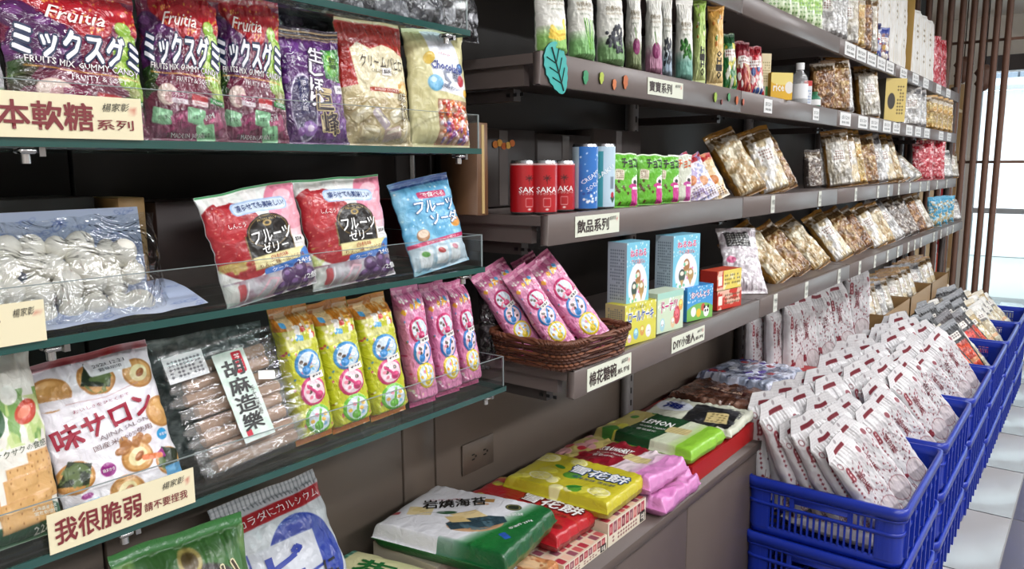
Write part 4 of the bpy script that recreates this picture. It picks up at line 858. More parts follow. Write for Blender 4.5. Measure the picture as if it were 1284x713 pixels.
# green and white chocolate snack packs
def choc_pack(seed, base, title, star, band):
    cv = Cv(.085, .115, .001, base, np.clip(rgb(base)*.8, 0, 1)); a = cv.a
    cv.rr(.22, .82, .3, .26, '#ddd3bc', .02, -10).glyphs(.1, .72, .34, .92, 4, 4, '#8a6a52', seed); R = random.Random(seed)
    for i in range(9):
        x, y, r = R.uniform(.05, .6), R.uniform(.08, .65), R.uniform(.05, .08); pts = []
        for k in range(10): q = k*math.pi/5+i; pts.append((x+(r if k % 2 == 0 else r*.45)*math.cos(q), y+(r if k % 2 == 0 else r*.45)*math.sin(q)))
        cv.poly(pts, star)
    cv.ell(.82, .62, .16, .13, '#f2ece6').ell(.82, .62, .08, .05, '#2a2a2a').rr(.80, .25, .3, .46, band, .05).ell(.74, .52, .2, .06, band).ell(.90, .76, .05, .05, '#ffffff').ell(.91, .76, .02, .02, '#111111').rect(.70, .44, .94, .50, '#fbfbfb')
    cv.rect(0, a-.03, 1, a, '#e6e8e0').text(title, .62, 1.10, .62, .24, '#16120f' if base != '#d5d9c8' else '#d2622a', 0, bold=.06)
    return make_pouch(.085, .115, .02, cv, 'film', seed, seal=(.03, .04), ramp=(.1, .15), crumple=.001, narrow=.02)
gp = choc_pack(3, '#68b934', 'チョコ', '#5a3420', '#c93a8c')
for k, (pl, pr, Y) in enumerate(((768, 797, .84), (799, 818, .845), (820, 838, .85))):
    e = gp if k == 0 else copy_tree(gp); name_it(e, 'chocolate_pack', ['green chocolate snack pack beside the tall cans', 'green chocolate snack pack in the middle of the three', 'green chocolate snack pack beside the white one'][k], 'snack pack', 'green chocolate snack packs')
    Mp, w, h = fit(pl, pl+31, 192+k*1.5, Y, zM, -22, 3); e.scale = (w/.085, 1, h/.115); pose(e, Mp, -22, 3)
e = choc_pack(5, '#d5d9c8', 'チョコ', '#c9bfa6', '#c24a9a'); name_it(e, 'chocolate_pack', 'white chocolate snack pack with pink band at the end of the green ones', 'snack pack'); Mp, w, h = fit(838, 866, 194, .85, zM, -22, 3); e.scale = (w/.085, 1, h/.115); pose(e, Mp, -22, 3)
# slim packets of sweets
def slim(seed, base, cs):
    cv = Cv(.06, .13, .0011, base); a = cv.a; cv.rect(0, a-.35, 1, a, cs[0]).mottle(6, cs[1], .7, seed, .5, .6).ell(.5, .9, .3, .22, cs[2], dome=.003).glyphs(.1, .15, .9, .55, 6, 4, '#6a4a50', seed); return make_pouch(.06, .13, .018, cv, 'film', seed, crumple=.0012)
for k, (px, yt, Y, bs, cs, lab) in enumerate(((866, 206, .87, '#e9dfe6', ('#c23a52', '#9a88c4', '#d98a5a'), 'slim pink and white sweet packet just right of the white chocolate pack'), (880, 206, .855, '#e6e0ea', ('#b8343f', '#8a9ad4', '#e0a070'), 'slim white sweet packet with red top, middle of the leaning three'), (893, 206, .845, '#ece2d0', ('#bb2f2f', '#d8b070', '#c8762a'), 'slim cream sweet packet with red top, leaning beside the golden pouches'))):
    e = slim(110+k, bs, cs); name_it(e, 'sweet_packet', lab, 'snack packet'); Mp, w, h = fit(px, px+22, yt, Y, zM, -45, 16); pose(e, Mp, -45, 16, -24)

# dark cartons and the wooden box behind
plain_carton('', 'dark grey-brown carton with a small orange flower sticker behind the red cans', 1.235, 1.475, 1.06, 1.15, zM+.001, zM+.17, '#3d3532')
e = [o for o in bpy.data.objects if o.name.startswith('storage_carton')][-1]
m = MB()
for k in range(5): m.add(np.array([(.0, 0, 0)]+[(.010*math.cos(q), 0, .008*math.sin(q)) for q in np.linspace(0, 2*math.pi, 10)[:-1]])+np.array([-.03+k*.015, -.0475, .135+.004*math.sin(k*2)]), [[0, i+1, (i+1) % 9+1] for i in range(9)], rgb(['#c9752a', '#d99a3a', '#b85a24', '#d9a64a', '#c46a2a'][k]))
m.build('flower_sticker', M['paper'], e)
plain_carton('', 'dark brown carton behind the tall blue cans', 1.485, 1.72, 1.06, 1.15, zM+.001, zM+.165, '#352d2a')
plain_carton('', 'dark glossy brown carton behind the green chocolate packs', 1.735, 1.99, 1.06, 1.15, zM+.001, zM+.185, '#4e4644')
def small_box(lab, X, Y, z, w, d, h, col, lid, yaw=0, nm='cardboard_box', cat='box'):
    m = MB(); m.box((0, 0, h/2), (w, d, h), col, bev=.001); r = empty(nm, lab, cat, None, (X, Y, z), (0, 0, math.radians(yaw))); m.build('box_body', M['card'], r)
    m = MB(); m.box((0, -d/2-.0005, h/2), (w*.25, .001, h*.96), lid); m.build('printed_edge', M['card'], r); return r
small_box('tall tan cardboard box at the left end of the middle brown shelf', x_at(612, .90, zM)-.02, .94, zM+.001, .03, .09, .165, '#6a4a32', '#b59a66')
small_box('dark red tin box behind the blue soda bag at the shelf end', 1.10-.02, 1.08, GL['middle'][1]+.001, .06, .12, .11, '#6b141a', '#8f2a2a')

# --- lower shelf: wicker basket with pink toy bags
bc = (1.237, .826); L_, W_ = .235, .195
def rrect(l, w, r, n=48):
    P = []
    for k in range(n):
        t = 2*math.pi*k/n; c, s_ = math.cos(t), math.sin(t); P.append((np.sign(c)*abs(c)**.35*l/2, np.sign(s_)*abs(s_)**.35*w/2))
    return np.array(P+[P[0]])
bk = empty('wicker_basket', 'dark brown wicker basket on the lower shelf, filled with pink toy bags', 'basket', None, (bc[0], bc[1], zL+.001), (0, 0, math.radians(-4)))
m = MB(); NS = 64
for row in range(8):
    z = .006+row*.0062; g_ = 1-.10*(1-z/.052); p = rrect(L_*g_, W_*g_, 0, 256); t = np.arange(257)/256*NS*math.pi; d_ = .0022*np.cos(t+math.pi*(row % 2))
    N2 = np.stack([p[:, 0]/(L_/2), p[:, 1]/(W_/2)], 1); N2 /= np.linalg.norm(N2, axis=1)[:, None]+1e-9
    m.tube(np.column_stack([p+N2*d_[:, None], np.full(257, z)]), .0031, ['#5a3423', '#7a4a30', '#452518'][row % 3], 5, False)
o = m.build('woven_cane', M['wicker'], bk, True); o['kind'] = 'stuff'
m = MB(); pr_ = rrect(L_*.9, W_*.9, 0, NS*2); pt_ = rrect(L_, W_, 0, NS*2)
for k in range(0, NS*2, 2): m.tube([(*pr_[k], .002), (*pt_[k], .052)], .0022, '#4d2a1c', 5, False)
o = m.build('stakes', M['wicker'], bk); o['kind'] = 'stuff'
m = MB(); p = rrect(L_+.006, W_+.006, 0, 200); t = np.arange(201)/200*2*math.pi*44
for ph in (0, math.pi): m.tube(np.column_stack([p+np.column_stack([np.cos(t+ph), np.cos(t+ph)])*.0022, 0.0555+.0035*np.sin(t+ph)]), .0038, '#6b3e28', 6, False)
m.build('braided_rim', M['wicker'], bk, True)
m = MB(); m.box((0, 0, .004), (L_*.86, W_*.84, .004), '#4a2a1c'); m.build('basket_floor', M['wicker'], bk)
pk = None
spots = [(1.185, .865, -34, -28, .92, 'pink toy candy bag at the left end of the wicker basket'), (1.212, .800, -36, -29, .95, 'pink toy candy bag second from the left in the wicker basket'), (1.235, .880, -32, -26, .95, 'pink toy candy bag behind, in the middle of the wicker basket'), (1.245, .825, -36, -34, .9, 'pink toy candy bag in the middle, half hidden by the largest one'), (1.300, .775, -34, -33, 1.1, 'largest pink toy candy bag at the front of the wicker basket'), (1.315, .865, -32, -25, .98, 'pink toy candy bag at the right rear of the wicker basket')]
for k, (X, Y, yw, rl, sc, lab) in enumerate(spots):
    e = copy_tree(tp); e.scale = (.74*sc, .72, 1.02*sc); name_it(e, 'toy_candy_bag', lab, group='pink toy candy bags in the wicker basket'); pose(e, (X+.008, Y, zL+.012), yw, 16, rl)

# --- lower shelf: boxes of candy craft kits
def kit_front(w, h, base, seed, words, kinds):
    cv = Cv(w, h, .0010, base); a = cv.a; R = random.Random(seed); cv.scatter(40, 0, a*.55, 1, a, .02, ['#ffffff', '#e8f6fa'], seed, k=.7)
    for (x, y, r, c) in kinds: cv.ell(x, y, r, r*.9, c, 0, .95).ell(x, y+.02, r*.6, r*.45, np.clip(rgb(c)*1.4+.1, 0, 1)).ell(x-r*.25, y, r*.1, r*.12, '#2a2020').ell(x+r*.25, y, r*.1, r*.12, '#2a2020')
    for w_ in words: cv.text(*w_[:6], **(w_[6] if len(w_) > 6 else {}))
    return cv
def side(w, h, base, seed):
    cv = Cv(w, h, .0010, base); return cv.glyphs(.12, .1*cv.a, .88, .9*cv.a, 7, 16, '#5f6f80', seed, k=.8)
def box_at(e, pl, pr, yt, Y, z, w0, h0, yaw=0, dep=1):
    Mp, w, h = fit(pl, pr, yt, Y, z, yaw, 0); e.scale = (w/w0, dep, h/h0); d = e['dd']*dep/2; yw = math.radians(yaw)
    pose(e, (Mp[0]-math.sin(yw)*d, Mp[1]+math.cos(yw)*d, z), yaw); return Mp, w, h
def carton(w, d, h, front, sd, base, name='candy_kit_box'):
    e = face_box(w, d, h, {'front': front, 'left': sd}, base); e['dd'] = d; e.name = name; return e
def blue_kit(seed):
    f = kit_front(.10, .125, '#7cc6de', seed, [('ねるねる', .5, 1.04, .7, .14, '#d84a86', dict(out='#ffffff', ow=.1, bold=.04)), ('アイス屋さん', .5, .87, .6, .09, '#c0305c', dict(out='#ffffff', ow=.08))], [])
    f.ell(.5, .38, .42, .46, '#e9ecf6').ell(.5, .45, .22, .2, '#f3e3ee')
    for x, y, c in ((.5, .56, '#a8764a'), (.34, .34, '#4a5a50'), (.66, .34, '#b5925a')): f.ell(x, y, .12, .15, c, dome=0).ell(x, y+.05, .07, .05, '#f1e6d6').poly([(x-.07, y-.1), (x+.07, y-.1), (x, y-.26)], '#c7a26a')
    f.scatter(12, .02, .02, .98, .7, .035, ['#e58ab4', '#f4f0fa', '#c8a4d8', '#7ac8a4'], seed)
    return carton(.10, .05, .125, f, side(.05, .125, '#b9c9d6', seed), '#7cbcd4')
A1 = blue_kit(3); Mp, w, h = box_at(A1, 785, 813, 303, .775, zL+.078, .10, .125, -8); name_it(A1, 'candy_kit_box', 'light blue candy kit box standing on the yellow box, left of the pair', 'box')
A2 = copy_tree(A1); A2.name = 'candy_kit_box'; tag(A2, 'light blue candy kit box standing on the pastel box, right of the pair', 'box'); box_at(A2, 843, 876, 294, .785, zL+.078, .10, .125, -8)
f = kit_front(.155, .077, '#d9d254', 7, [('ロールケーキ', .5, .34, .8, .13, '#3a5aa0', dict(out='#ffffff', ow=.1, bold=.04)), ('たのしいおかし', .42, .45, .5, .04, '#6a5a2a')], [(.35, .12, .08, '#7ab0d4'), (.55, .14, .07, '#d89a5a'), (.75, .12, .09, '#e8e8ee'), (.15, .08, .06, '#e9c0d0')])
b1 = carton(.155, .05, .077, f, side(.05, .077, '#d4c890', 4), '#cfc53e'); box_at(b1, 783, 822, 379, .765, zL+.001, .155, .077, -6); name_it(b1, 'candy_kit_box', 'yellow candy kit box lying under the left blue box', 'box')
f = kit_front(.155, .077, '#cfe0c4', 9, [('ドーナツ', .45, .32, .6, .14, '#c83a7a', dict(out='#ffffff', ow=.1, bold=.04))], [(.75, .18, .13, '#c0454e'), (.9, .3, .08, '#e8a24e'), (.6, .1, .08, '#e6c49a'), (.2, .1, .09, '#a8d4e0')]); f.rect(0, .42, 1, .5, '#a8d4c4')
b2 = carton(.155, .05, .077, f, side(.05, .077, '#c9d4c0', 5), '#cfdcc4'); box_at(b2, 823.5, 856, 365, .765, zL+.001, .155, .077, -6); name_it(b2, 'candy_kit_box', 'pastel green and pink candy kit box with round sweets, under the right blue box', 'box')
f = kit_front(.13, .09, '#4a9ed8', 11, [('おべんとう', .5, .52, .7, .12, '#ffffff', dict(out='#c0407a', ow=.1, bold=.04))], []); f.ell(.5, .1, .6, .24, '#7cba5c'); [f.ell(x, y, r, r, c) for x, y, r, c in ((.25, .18, .1, '#f3f0ea'), (.45, .14, .09, '#e8c23c'), (.62, .24, .08, '#c85a4a'), (.75, .14, .11, '#f6f4f2'), (.71, .16, .03, '#1a1a1a'), (.80, .16, .03, '#1a1a1a'), (.68, .24, .035, '#1a1a1a'), (.82, .24, .035, '#1a1a1a'))]
b3 = carton(.13, .045, .09, f, Cv(.045, .09, .004, '#3a86c4'), '#3a86c4'); box_at(b3, 861, 893, 358, .77, zL+.001, .13, .09, -10); name_it(b3, 'candy_kit_box', 'bright blue lunch-box candy kit with a panda face', 'box')
# small red and yellow sweet boxes, two stacked
for k, (c0, c1, zz, lab) in enumerate((('#c5c04a', '#c8382a', 0, 'yellow and green sweet box at the bottom of the small stack'), ('#c9492f', '#e0c04a', .052, 'red and yellow sweet box on top of the small stack'))):
    f = Cv(.12, .05, .0012, c1 if k == 0 else '#e4cf62'); f.rect(0, 0, .25, f.a, '#c8382a').rect(.04, .1, .2, .3, '#f3ece0').mottle(7, '#f4f0d8', .7, k, .5, .6).glyphs(.3, .08, .95, .34, 9, 3, '#5a4a2a', k)
    b = carton(.12, .05, .05, f, Cv(.05, .05, .004, '#b83226'), '#c9492f' if k else '#a8b04a', 'sweet_box'); box_at(b, 899, 929, 343 if k else 366, .77, zL+.001+zz, .12, .05, -8); b.scale[2] = 1; name_it(b, 'sweet_box', lab, 'box')
# white ingredient bag leaning
cv = Cv(.12, .22, .0016, '#cfc6cc'); cv.mottle(8, '#f4f2f4', .8, 4, .45, .6).mottle(6, '#8f8088', .6, 8, .5, .7).rect(.15, 1.25, .8, 1.7, '#4b4a4a').glyphs(.2, 1.28, .75, 1.65, 8, 5, '#c9c9c4', 3).ell(.2, .9, .12, .1, '#d86a94')
e = make_pouch(.12, .22, .03, cv, 'cellophane', 121, crumple=.003); name_it(e, 'snack_bag', 'white clear-fronted snack bag leaning beside the small red and yellow boxes'); Mp, w, h = fit(925, 950, 292, .83, zL, -48, 34); pose(e, Mp, -48, 34)

# --- clear-fronted pouches
def pouchkind(k):
    """eight kinds of see-through snack pouches with golden sides"""
    spec = [('#8f6424', '#b89a68', '#efe6cc', 6), ('#7d5420', '#94683a', '#dcc08c', 8), ('#8a6128', '#c2b8a2', '#f6f4ee', 5), ('#684420', '#7a4c28', '#c89c68', 9), ('#9a702c', '#d2c09a', '#ffffff', 4), ('#8d8a86', '#cfcdc9', '#ffffff', 8), ('#3c3430', '#6a5a50', '#e6dfd4', 10), ('#a8803e', '#c79a4a', '#efd896', 8)][k]
    cv = Cv(.125, .215, .0019, spec[0], np.clip(rgb(spec[0])*.85, 0, 1)); a = cv.a
    w_ = cv.box(.08, .06, .92, a-.38); cv.put(w_, spec[1]); cv.mottle(spec[3], spec[2], .9, k*3+1, .42, .6, w_); cv.mottle(spec[3]*.6, np.clip(rgb(spec[1])*.6, 0, 1), .6, k*3+2, .52, .7, w_)
    n = vnoise(cv.X, cv.Y, spec[3], k*3+1, 3); cv.g += w_*np.clip(n-.45, 0, 1)*.010
    cv.put(cv.box(0, a-.36, 1, a-.12), '#6f5a3e' if k != 5 else '#77777a', .75).mottle(5, '#e9e4da', .75, k+30, .52, .62, cv.box(0, a-.45, 1, a)).rect(0, a-.10, 1, a, np.clip(rgb(spec[0])*1.25, 0, 1), k=.7)
    if k in (2, 5, 4): cv.rr(.5, .95, .5, .42, '#f1efe9', .03).glyphs(.3, .8, .7, 1.1, 5, 4, '#7a4a3a', k)
    e = make_pouch(.125, .215, .055, cv, 'cellophane', 130+k, seal=(.02, .10), ramp=(.05, .2), pu=4, qu=.5, crumple=.0035, narrow=.02, sag=.3); return e
PK = [pouchkind(k) for k in range(8)]; used = [False]*8
desc = ['golden-edged pouch of pale dried slices', 'golden pouch of brown dried snacks', 'clear pouch of white flakes with a white label', 'dark brown pouch of dried pieces', 'clear pouch of creamy white cakes', 'silver-grey pouch with a white label', 'black pouch with pale print', 'golden pouch of yellow snacks']
def custom(base, alt, hi, seed, top=None, w=.125, h=.215):
    cv = Cv(w, h, .002, base); cv.mottle(7, alt, .85, seed, .48, .6).mottle(10, hi, .7, seed+5, .55, .65)
    if top: cv.rect(0, cv.a-.25, 1, cv.a, top)
    return make_pouch(w, h, .04, cv, 'cellophane', seed, crumple=.003, seal=(.02, .08))
def put_pouch(kind, px, yt, Y, z, lab, yaw=-42, lean=20, grp=None, obj=None, roll=0, wmul=1.0):
    if obj is not None: e = obj
    elif used[kind]: e = copy_tree(PK[kind])
    else: e = PK[kind]; used[kind] = True
    Mp, w, h = fit(px-1, px+1, yt, Y, z, yaw, lean); s_ = min(max(h/.215, .5), 1.45)*(1+.004*abs(roll)); e.scale = (s_**.5*wmul, s_**.5, s_)
    name_it(e, 'snack_pouch', lab, 'snack pouch', grp); pose(e, Mp, yaw, lean, roll); return e
# middle shelf, left to right: (kind, base px, top y, Y, yaw, lean, note)
def row(items, z, shelf, grp, roll=-14, wm=.82):
    Rw = random.Random(len(items))
    for i, (k, px, yt, Y, yw, ln) in enumerate(items):
        n = f'{desc[k]}, {ORD[i]} from left on {shelf} shelf'
        put_pouch(k, px, yt, Y, z, n, yw+Rw.uniform(-5, 5), ln, grp, roll=roll*(ln/24)+Rw.uniform(-3, 3), wmul=wm)
row([(0, 943, 165, .85, -52, 22), (4, 972, 163, .855, -50, 16), (1, 984, 164, .87, -50, 20), (6, 1018, 188, .93, -30, 3), (5, 1031, 187, .93, -30, 3), (2, 1053, 165, .86, -56, 7), (4, 1063, 166, .86, -56, 8), (7, 1072, 167, .87, -56, 9), (1, 1088, 170, .87, -56, 10), (5, 1100, 171, .87, -56, 10), (4, 1111, 172, .87, -54, 12), (0, 1120, 173, .87, -54, 14), (2, 1133, 188, .85, -50, 32), (5, 1141, 190, .85, -50, 34), (2, 1149, 192, .85, -50, 36)], zM, 'middle', 'clear pouches on the middle brown shelf', -22)
row([(3, 940, 300, .92, -46, 24), (0, 983, 279, .80, -46, 30), (1, 1006, 279, .80, -46, 28), (0, 1030, 272, .80, -48, 28), (4, 1058, 266, .80, -50, 26), (1, 1076, 262, .81, -50, 26), (3, 1086, 262, .83, -50, 24), (4, 1103, 258, .80, -50, 22), (0, 1112, 256, .80, -50, 20), (5, 1126, 250, .80, -50, 24), (6, 1133, 248, .81, -50, 22), (6, 1143, 246, .80, -50, 20), (3, 1154, 246, .80, -50, 18), (2, 1162, 245, .80, -50, 18)], zL, 'lower', 'clear pouches on the lower brown shelf', -27, .74)
red_ = custom('#b02030', '#d86a72', '#f6e0dc', 151); put_pouch(0, 1156, 176, .88, zM, 'small red and pink pouch standing near the end of the middle brown shelf', -50, 4, None, red_)
e = copy_tree(red_); put_pouch(0, 1171, 176, .86, zM, 'larger red and pink pouch near the end of the middle brown shelf', -54, 6, None, e)
put_pouch(5, 1184, 188, .86, zM, 'silver pouch leaning at the end of the middle brown shelf', -50, 20)
put_pouch(2, 1192, 190, .86, zM, 'white flake pouch closing the row at the end of the middle brown shelf', -50, 18)
bl_ = custom('#3f9cc4', '#c8a060', '#e6f2f6', 155, '#4aa6cc')
for k, px in enumerate((1171, 1179, 1187)):
    e = bl_ if k == 0 else copy_tree(bl_); put_pouch(0, px, 247-k, .82, zL, f'light blue topped snack pouch near the end of the lower brown shelf, {ORD[k]} of three', -56, 4, 'light blue pouches', e, wmul=.8)
put_pouch(5, 1196, 250, .80, zL, 'silver pouch leaning at the far end of the lower brown shelf', -50, 26)

# --- upper shelf
def veg_pouch(seed, pic, top, bot):
    cv = Cv(.095, .20, .0012, '#e9e8e0', '#9aa89a'); a = cv.a; cv.put(cv.box(0, 0, 1, .7)*np.clip((.75-cv.Y)*3, 0, 1), bot, .8).rect(0, a-.3, 1, a, '#f1efe8')
    if pic == 'banana':
        for k in range(4): cv.line([(.25+.02*k, .40+.09*k), (.5, .34+.06*k), (.8, .44+.05*k), (.78, .85)], .10, ['#e8c440', '#f0d050', '#dcb638', '#f4dc68'][k])
    elif pic == 'leek': [cv.line([(.6+.04*k, .25), (.45+.1*k, 1.0)], .05, ['#5a9a3a', '#7ab84a', '#3f7a30', '#8cc45a'][k % 4]) for k in range(5)]
    elif pic == 'bean': cv.scatter(50, .22, .3, .8, .95, .06, ['#3a3c44', '#5a5c64', '#26282e'], seed, .002)
    elif pic == 'beet': cv.ell(.55, .55, .24, .2, '#8f3a6c', dome=.004).line([(.55, .7), (.45, 1.0)], .05, '#5a8a3a')
    elif pic == 'broc': cv.scatter(26, .2, .55, .8, 1.0, .08, ['#3f7a36', '#4f9040', '#2f6a2c'], seed, .004)
    cv.text('有機米餅', .5, 1.38, .62, .13, '#8a7a5a', 0); cv.text('ORGANIC PUFFS', .5, 1.25, .6, .05, '#a08a5a'); cv.text('ORGANIC', .5, 1.12, .4, .05, '#7a8a6a')
    return make_pouch(.095, .20, .05, cv, 'matte_pouch', seed, seal=(.01, .08), ramp=(.05, .3), crumple=.002, waist=.12, sag=.5)
veg = [(672, 709, 'banana', '#7ab84a', 'white baby puff pouch with bananas, first on the upper brown shelf', -22), (712, 745, 'leek', '#6aac5a', 'white baby puff pouch with green leeks, second on the upper brown shelf', -34), (748, 782, 'bean', '#5a8a4a', 'white baby puff pouch with black beans, third on the upper brown shelf', -36), (784, 804, 'beet', '#6a7a4a', 'white baby puff pouch with a purple beet, fourth on the upper brown shelf', -50), (808, 830, 'beet', '#a86a8a', 'pink-tinted baby puff pouch, fifth on the upper brown shelf', -52), (826, 842, 'bean', '#8aa0b4', 'grey-blue baby puff pouch, sixth on the upper brown shelf', -52), (846, 868, 'broc', '#5a9a8a', 'white baby puff pouch with green broccoli, seventh on the upper brown shelf', -50)]
for k, (pl, pr, pic, bot, lab, yw) in enumerate(veg):
    e = veg_pouch(160+k, pic, '', bot); name_it(e, 'puff_pouch', lab, 'snack pouch'); Mp, w, h = fit(pl, pr, -32+k*5, .85, zU, yw, 4); e.scale = (w/.095, 1, h/.20); pose(e, Mp, yw, 4)
for k, (pl, pr, yt, base, hi, lab) in enumerate(((868, 884, 0, '#a8cc60', '#e8efb4', 'bright green tall pouch with dark letters on the upper brown shelf'), (886, 906, 8, '#e0a850', '#f4e2b0', 'orange and yellow tall pouch with dark letters on the upper brown shelf'))):
    cv = Cv(.08, .19, .0012, base); a = cv.a; cv.put(cv.box(0, 0, 1, a)*(1-cv.Y/a), hi, .9).scatter(8, .1, 1.2, .9, 2.2, .07, ['#c87a3a', '#5a8a3a', '#f4ead0'], k+4, .002).text('OHIO' if k else 'HIHO', .62, .62, .3, .8, '#2a2420', 0, bold=.05, vert=True)
    e = make_pouch(.08, .19, .045, cv, 'film', 170+k, waist=.1, crumple=.002); name_it(e, 'puff_pouch', lab, 'snack pouch'); Mp, w, h = fit(pl, pr, yt, .85, zU, -52, 4); e.scale = (w/.08, 1, h/.19); pose(e, Mp, -52, 4)
def col_bag(seed, base, a1, a2, top, w=.08, h=.11):
    cv = Cv(w, h, .0012, base); cv.mottle(5, a1, .9, seed, .48, .58).scatter(10, .1, .1, .9, cv.a*.55, .10, [a2, '#f4efe6'], seed+1, .002).rect(0, cv.a*.8, 1, cv.a, top).rr(.5, cv.a*.62, .8, .2, '#f2efe8', .03).glyphs(.15, cv.a*.56, .85, cv.a*.68, 6, 2, '#7a2a2a', seed)
    return make_pouch(w, h, .03, cv, 'film', seed, crumple=.002)
for k, (pl, pr, yt, args, lab) in enumerate(((907, 924, 42, ('#2f7a42', '#e6d24a', '#e8f0e0', '#1d4a2a'), 'green and yellow snack bag on the upper brown shelf'), (924, 942, 52, ('#9a2030', '#c8a878', '#c05a4a', '#6a1420'), 'dark red snack bag leaning on the upper brown shelf'), (936, 958, 58, ('#c22a36', '#f0ece6', '#3a5a9a', '#8f1a24'), 'red and white snack bag beside the cream card on the upper brown shelf'))):
    e = col_bag(180+k, *args); name_it(e, 'snack_bag', lab); Mp, w, h = fit(pl, pr, yt, .85+.01*k, zU, -46, 12); e.scale = (w/.08, 1, h/.11); pose(e, Mp, -46, 12)
f = Cv(.05, .12, .0012, '#e0d2aa'); f.rect(.1, .2, .4, .7, '#3a5a9a').rect(.5, .2, .9, .7, '#4a8a4a').glyphs(.1, .9, .9, 2.0, 4, 8, '#9a8a5a', 3)
b = carton(.05, .02, .12, f, Cv(.02, .12, .004, '#cdbd92'), '#d8caa0', 'card_box'); box_at(b, 953, 965, 67, .88, zU, .05, .12, -40); name_it(b, 'card_box', 'tall cream card box on the upper brown shelf', 'box')
f = Cv(.09, .10, .0012, '#dfae28'); f.ell(.5, .9, .6, .3, '#e8d47a').text('rice', .35, .5, .5, .3, '#f6efe0', 0, bold=.05).ell(.85, .5, .2, .25, '#e6e2da')
b = carton(.09, .06, .10, f, Cv(.06, .10, .004, '#b5902a'), '#d2a62a', 'rice_snack_box'); box_at(b, 966, 993, 91, .85, zU, .09, .10, -40); name_it(b, 'rice_snack_box', 'yellow rice snack box beside the plastic bottle', 'box')
def bottle(r, h, body, label, cap, lab, px, Y, z):
    e = empty('plastic_bottle', lab, 'bottle'); m = MB(); m.lathe([(r*.8, 0), (r, .004), (r, h*.55), (r*.9, h*.66), (r*.42, h*.80), (r*.42, h*.86)], body, 20); m.build('bottle_body', M['milky_film'] if body == '#dfe6ea' else M['plastic'], e, True)
    m = MB(); m.lathe([(r*1.02, h*.15), (r*1.02, h*.5)], label, 20); m.build('bottle_label', M['paper'], e, True); m = MB(); m.lathe([(r*.5, h*.84), (r*.5, h), (0, h)], cap, 16); m.build('cap', M['plastic'], e, True)
    m = MB(); m.lathe([(0, .001), (r*.95, .003), (r*.95, h*.5), (0, h*.5)], '#e8eef2', 16); m.build('bottle_contents', M['plastic'], e, True); pose(e, (x_at(px, Y, z), Y, z)); return e
bottle(.028, .14, '#dfe6ea', '#eef0f2', '#f2f2f2', 'clear plastic bottle with white cap on the upper brown shelf', 1001, .86, zU)
bottle(.020, .055, '#2f7a5a', '#f0f0ee', '#1f6a3a', 'tiny green-capped bottle near the plastic bottle', 1021, .85, zU)
f = Cv(.06, .09, .0012, '#e4e6ea'); f.rect(0, f.a*.8, 1, f.a, '#c43a34').glyphs(.1, .2, .9, 1.0, 4, 5, '#6a8aba', 4)
b = carton(.06, .04, .09, f, Cv(.04, .09, .004, '#d4d6da'), '#e0e2e6', 'card_box'); box_at(b, 1007, 1017, 101, .87, zU, .06, .09, -40); name_it(b, 'card_box', 'small white box with a red top beside the plastic bottle', 'box')
row([(3, 1030, 76, .90, -54, 4), (1, 1049, 72, .86, -54, 6), (5, 1055, 80, .85, -54, 10), (3, 1080, 84, .90, -54, 5), (2, 1089, 84, .86, -54, 8)], zU, 'upper', 'clear pouches on the upper brown shelf')
f = Cv(.09, .17, .0015, '#d6bf72'); f.ell(.3, .9, .18, .35, '#3a3530').glyphs(.55, .3, .9, 1.6, 3, 9, '#5a4a2a', 3)
b = carton(.09, .10, .17, f, Cv(.10, .17, .004, '#8a8878'), '#a8a28c', 'gift_box'); box_at(b, 1108, 1134, 98, .86, zU, .09, .17, -40); name_it(b, 'gift_box', 'straw-yellow and grey upright gift box on the upper brown shelf', 'box')
put_pouch(5, 1140, 108, .86, zU, 'silver-grey pouch beside the straw-yellow gift box', -54, 6); put_pouch(5, 1147, 112, .86, zU, 'silver-grey pouch, second beside the straw-yellow gift box', -54, 8)
for k, px in enumerate((1161, 1168, 1175, 1181)): put_pouch(7, px, 119+k*2, .86, zU, f'golden yellow snack pouch, far end of the upper brown shelf, {ORD[k]} from left', -60, 5, 'golden yellow pouches')
# --- top shelf
for k, px in enumerate((975, 985, 995, 1005, 1015)):
    if k == 0:
        cv = Cv(.10, .17, .0016, '#8fc046'); cv.mottle(6, '#dfe9b8', .8, 4, .5, .6).rect(0, .0, 1, .5, '#e9ece4', k=.7).glyphs(.1, .1, .9, 1.2, 6, 8, '#5a8a3a', 3); gp2 = make_pouch(.10, .17, .03, cv, 'film', 201)
    e = gp2 if k == 0 else copy_tree(gp2); name_it(e, 'snack_bag', f'green and white snack bag on the top brown shelf, {ORD[k]} from the left', group='green bags on the top brown shelf'); pose(e, (x_at(px, .86, zt_), .86, zt_), -40, 4)
for k, (kd, px, yt) in enumerate(((5, 1030, -22), (5, 1036, -20), (5, 1042, -18), (2, 1056, -14), (7, 1064, -10), (3, 1073, -8), (2, 1080, -6))): put_pouch(kd, px, yt, .87, zt_, f'{desc[kd]}, {ORD[k]} on the top brown shelf', -54, 5, 'clear pouches on the top brown shelf')
for k, (px, a) in enumerate(((1088, ('#3a8a4a', '#e8e2e0', '#b83a4a', '#5aa05a')), (1094, ('#2a3a8a', '#c8ccd8', '#c23a4a', '#2a2a5a')), (1104, ('#7a3a3a', '#3a4a8a', '#c8a04a', '#3a4a9a')))):
    e = col_bag(210+k, *a); name_it(e, 'snack_bag', ['green and white small bag beside the big golden box', 'navy blue small bag beside the big golden box', 'blue and maroon bag touching the big golden box'][k]); e.scale = (1, 1, 1.35); pose(e, (x_at(px, .86, zt_), .86, zt_), -48, 5)
gb = empty('display_box', 'big golden display box with a dark green lid, holding tall white packs', 'box', None, (4.05, .985, zt_+.001))
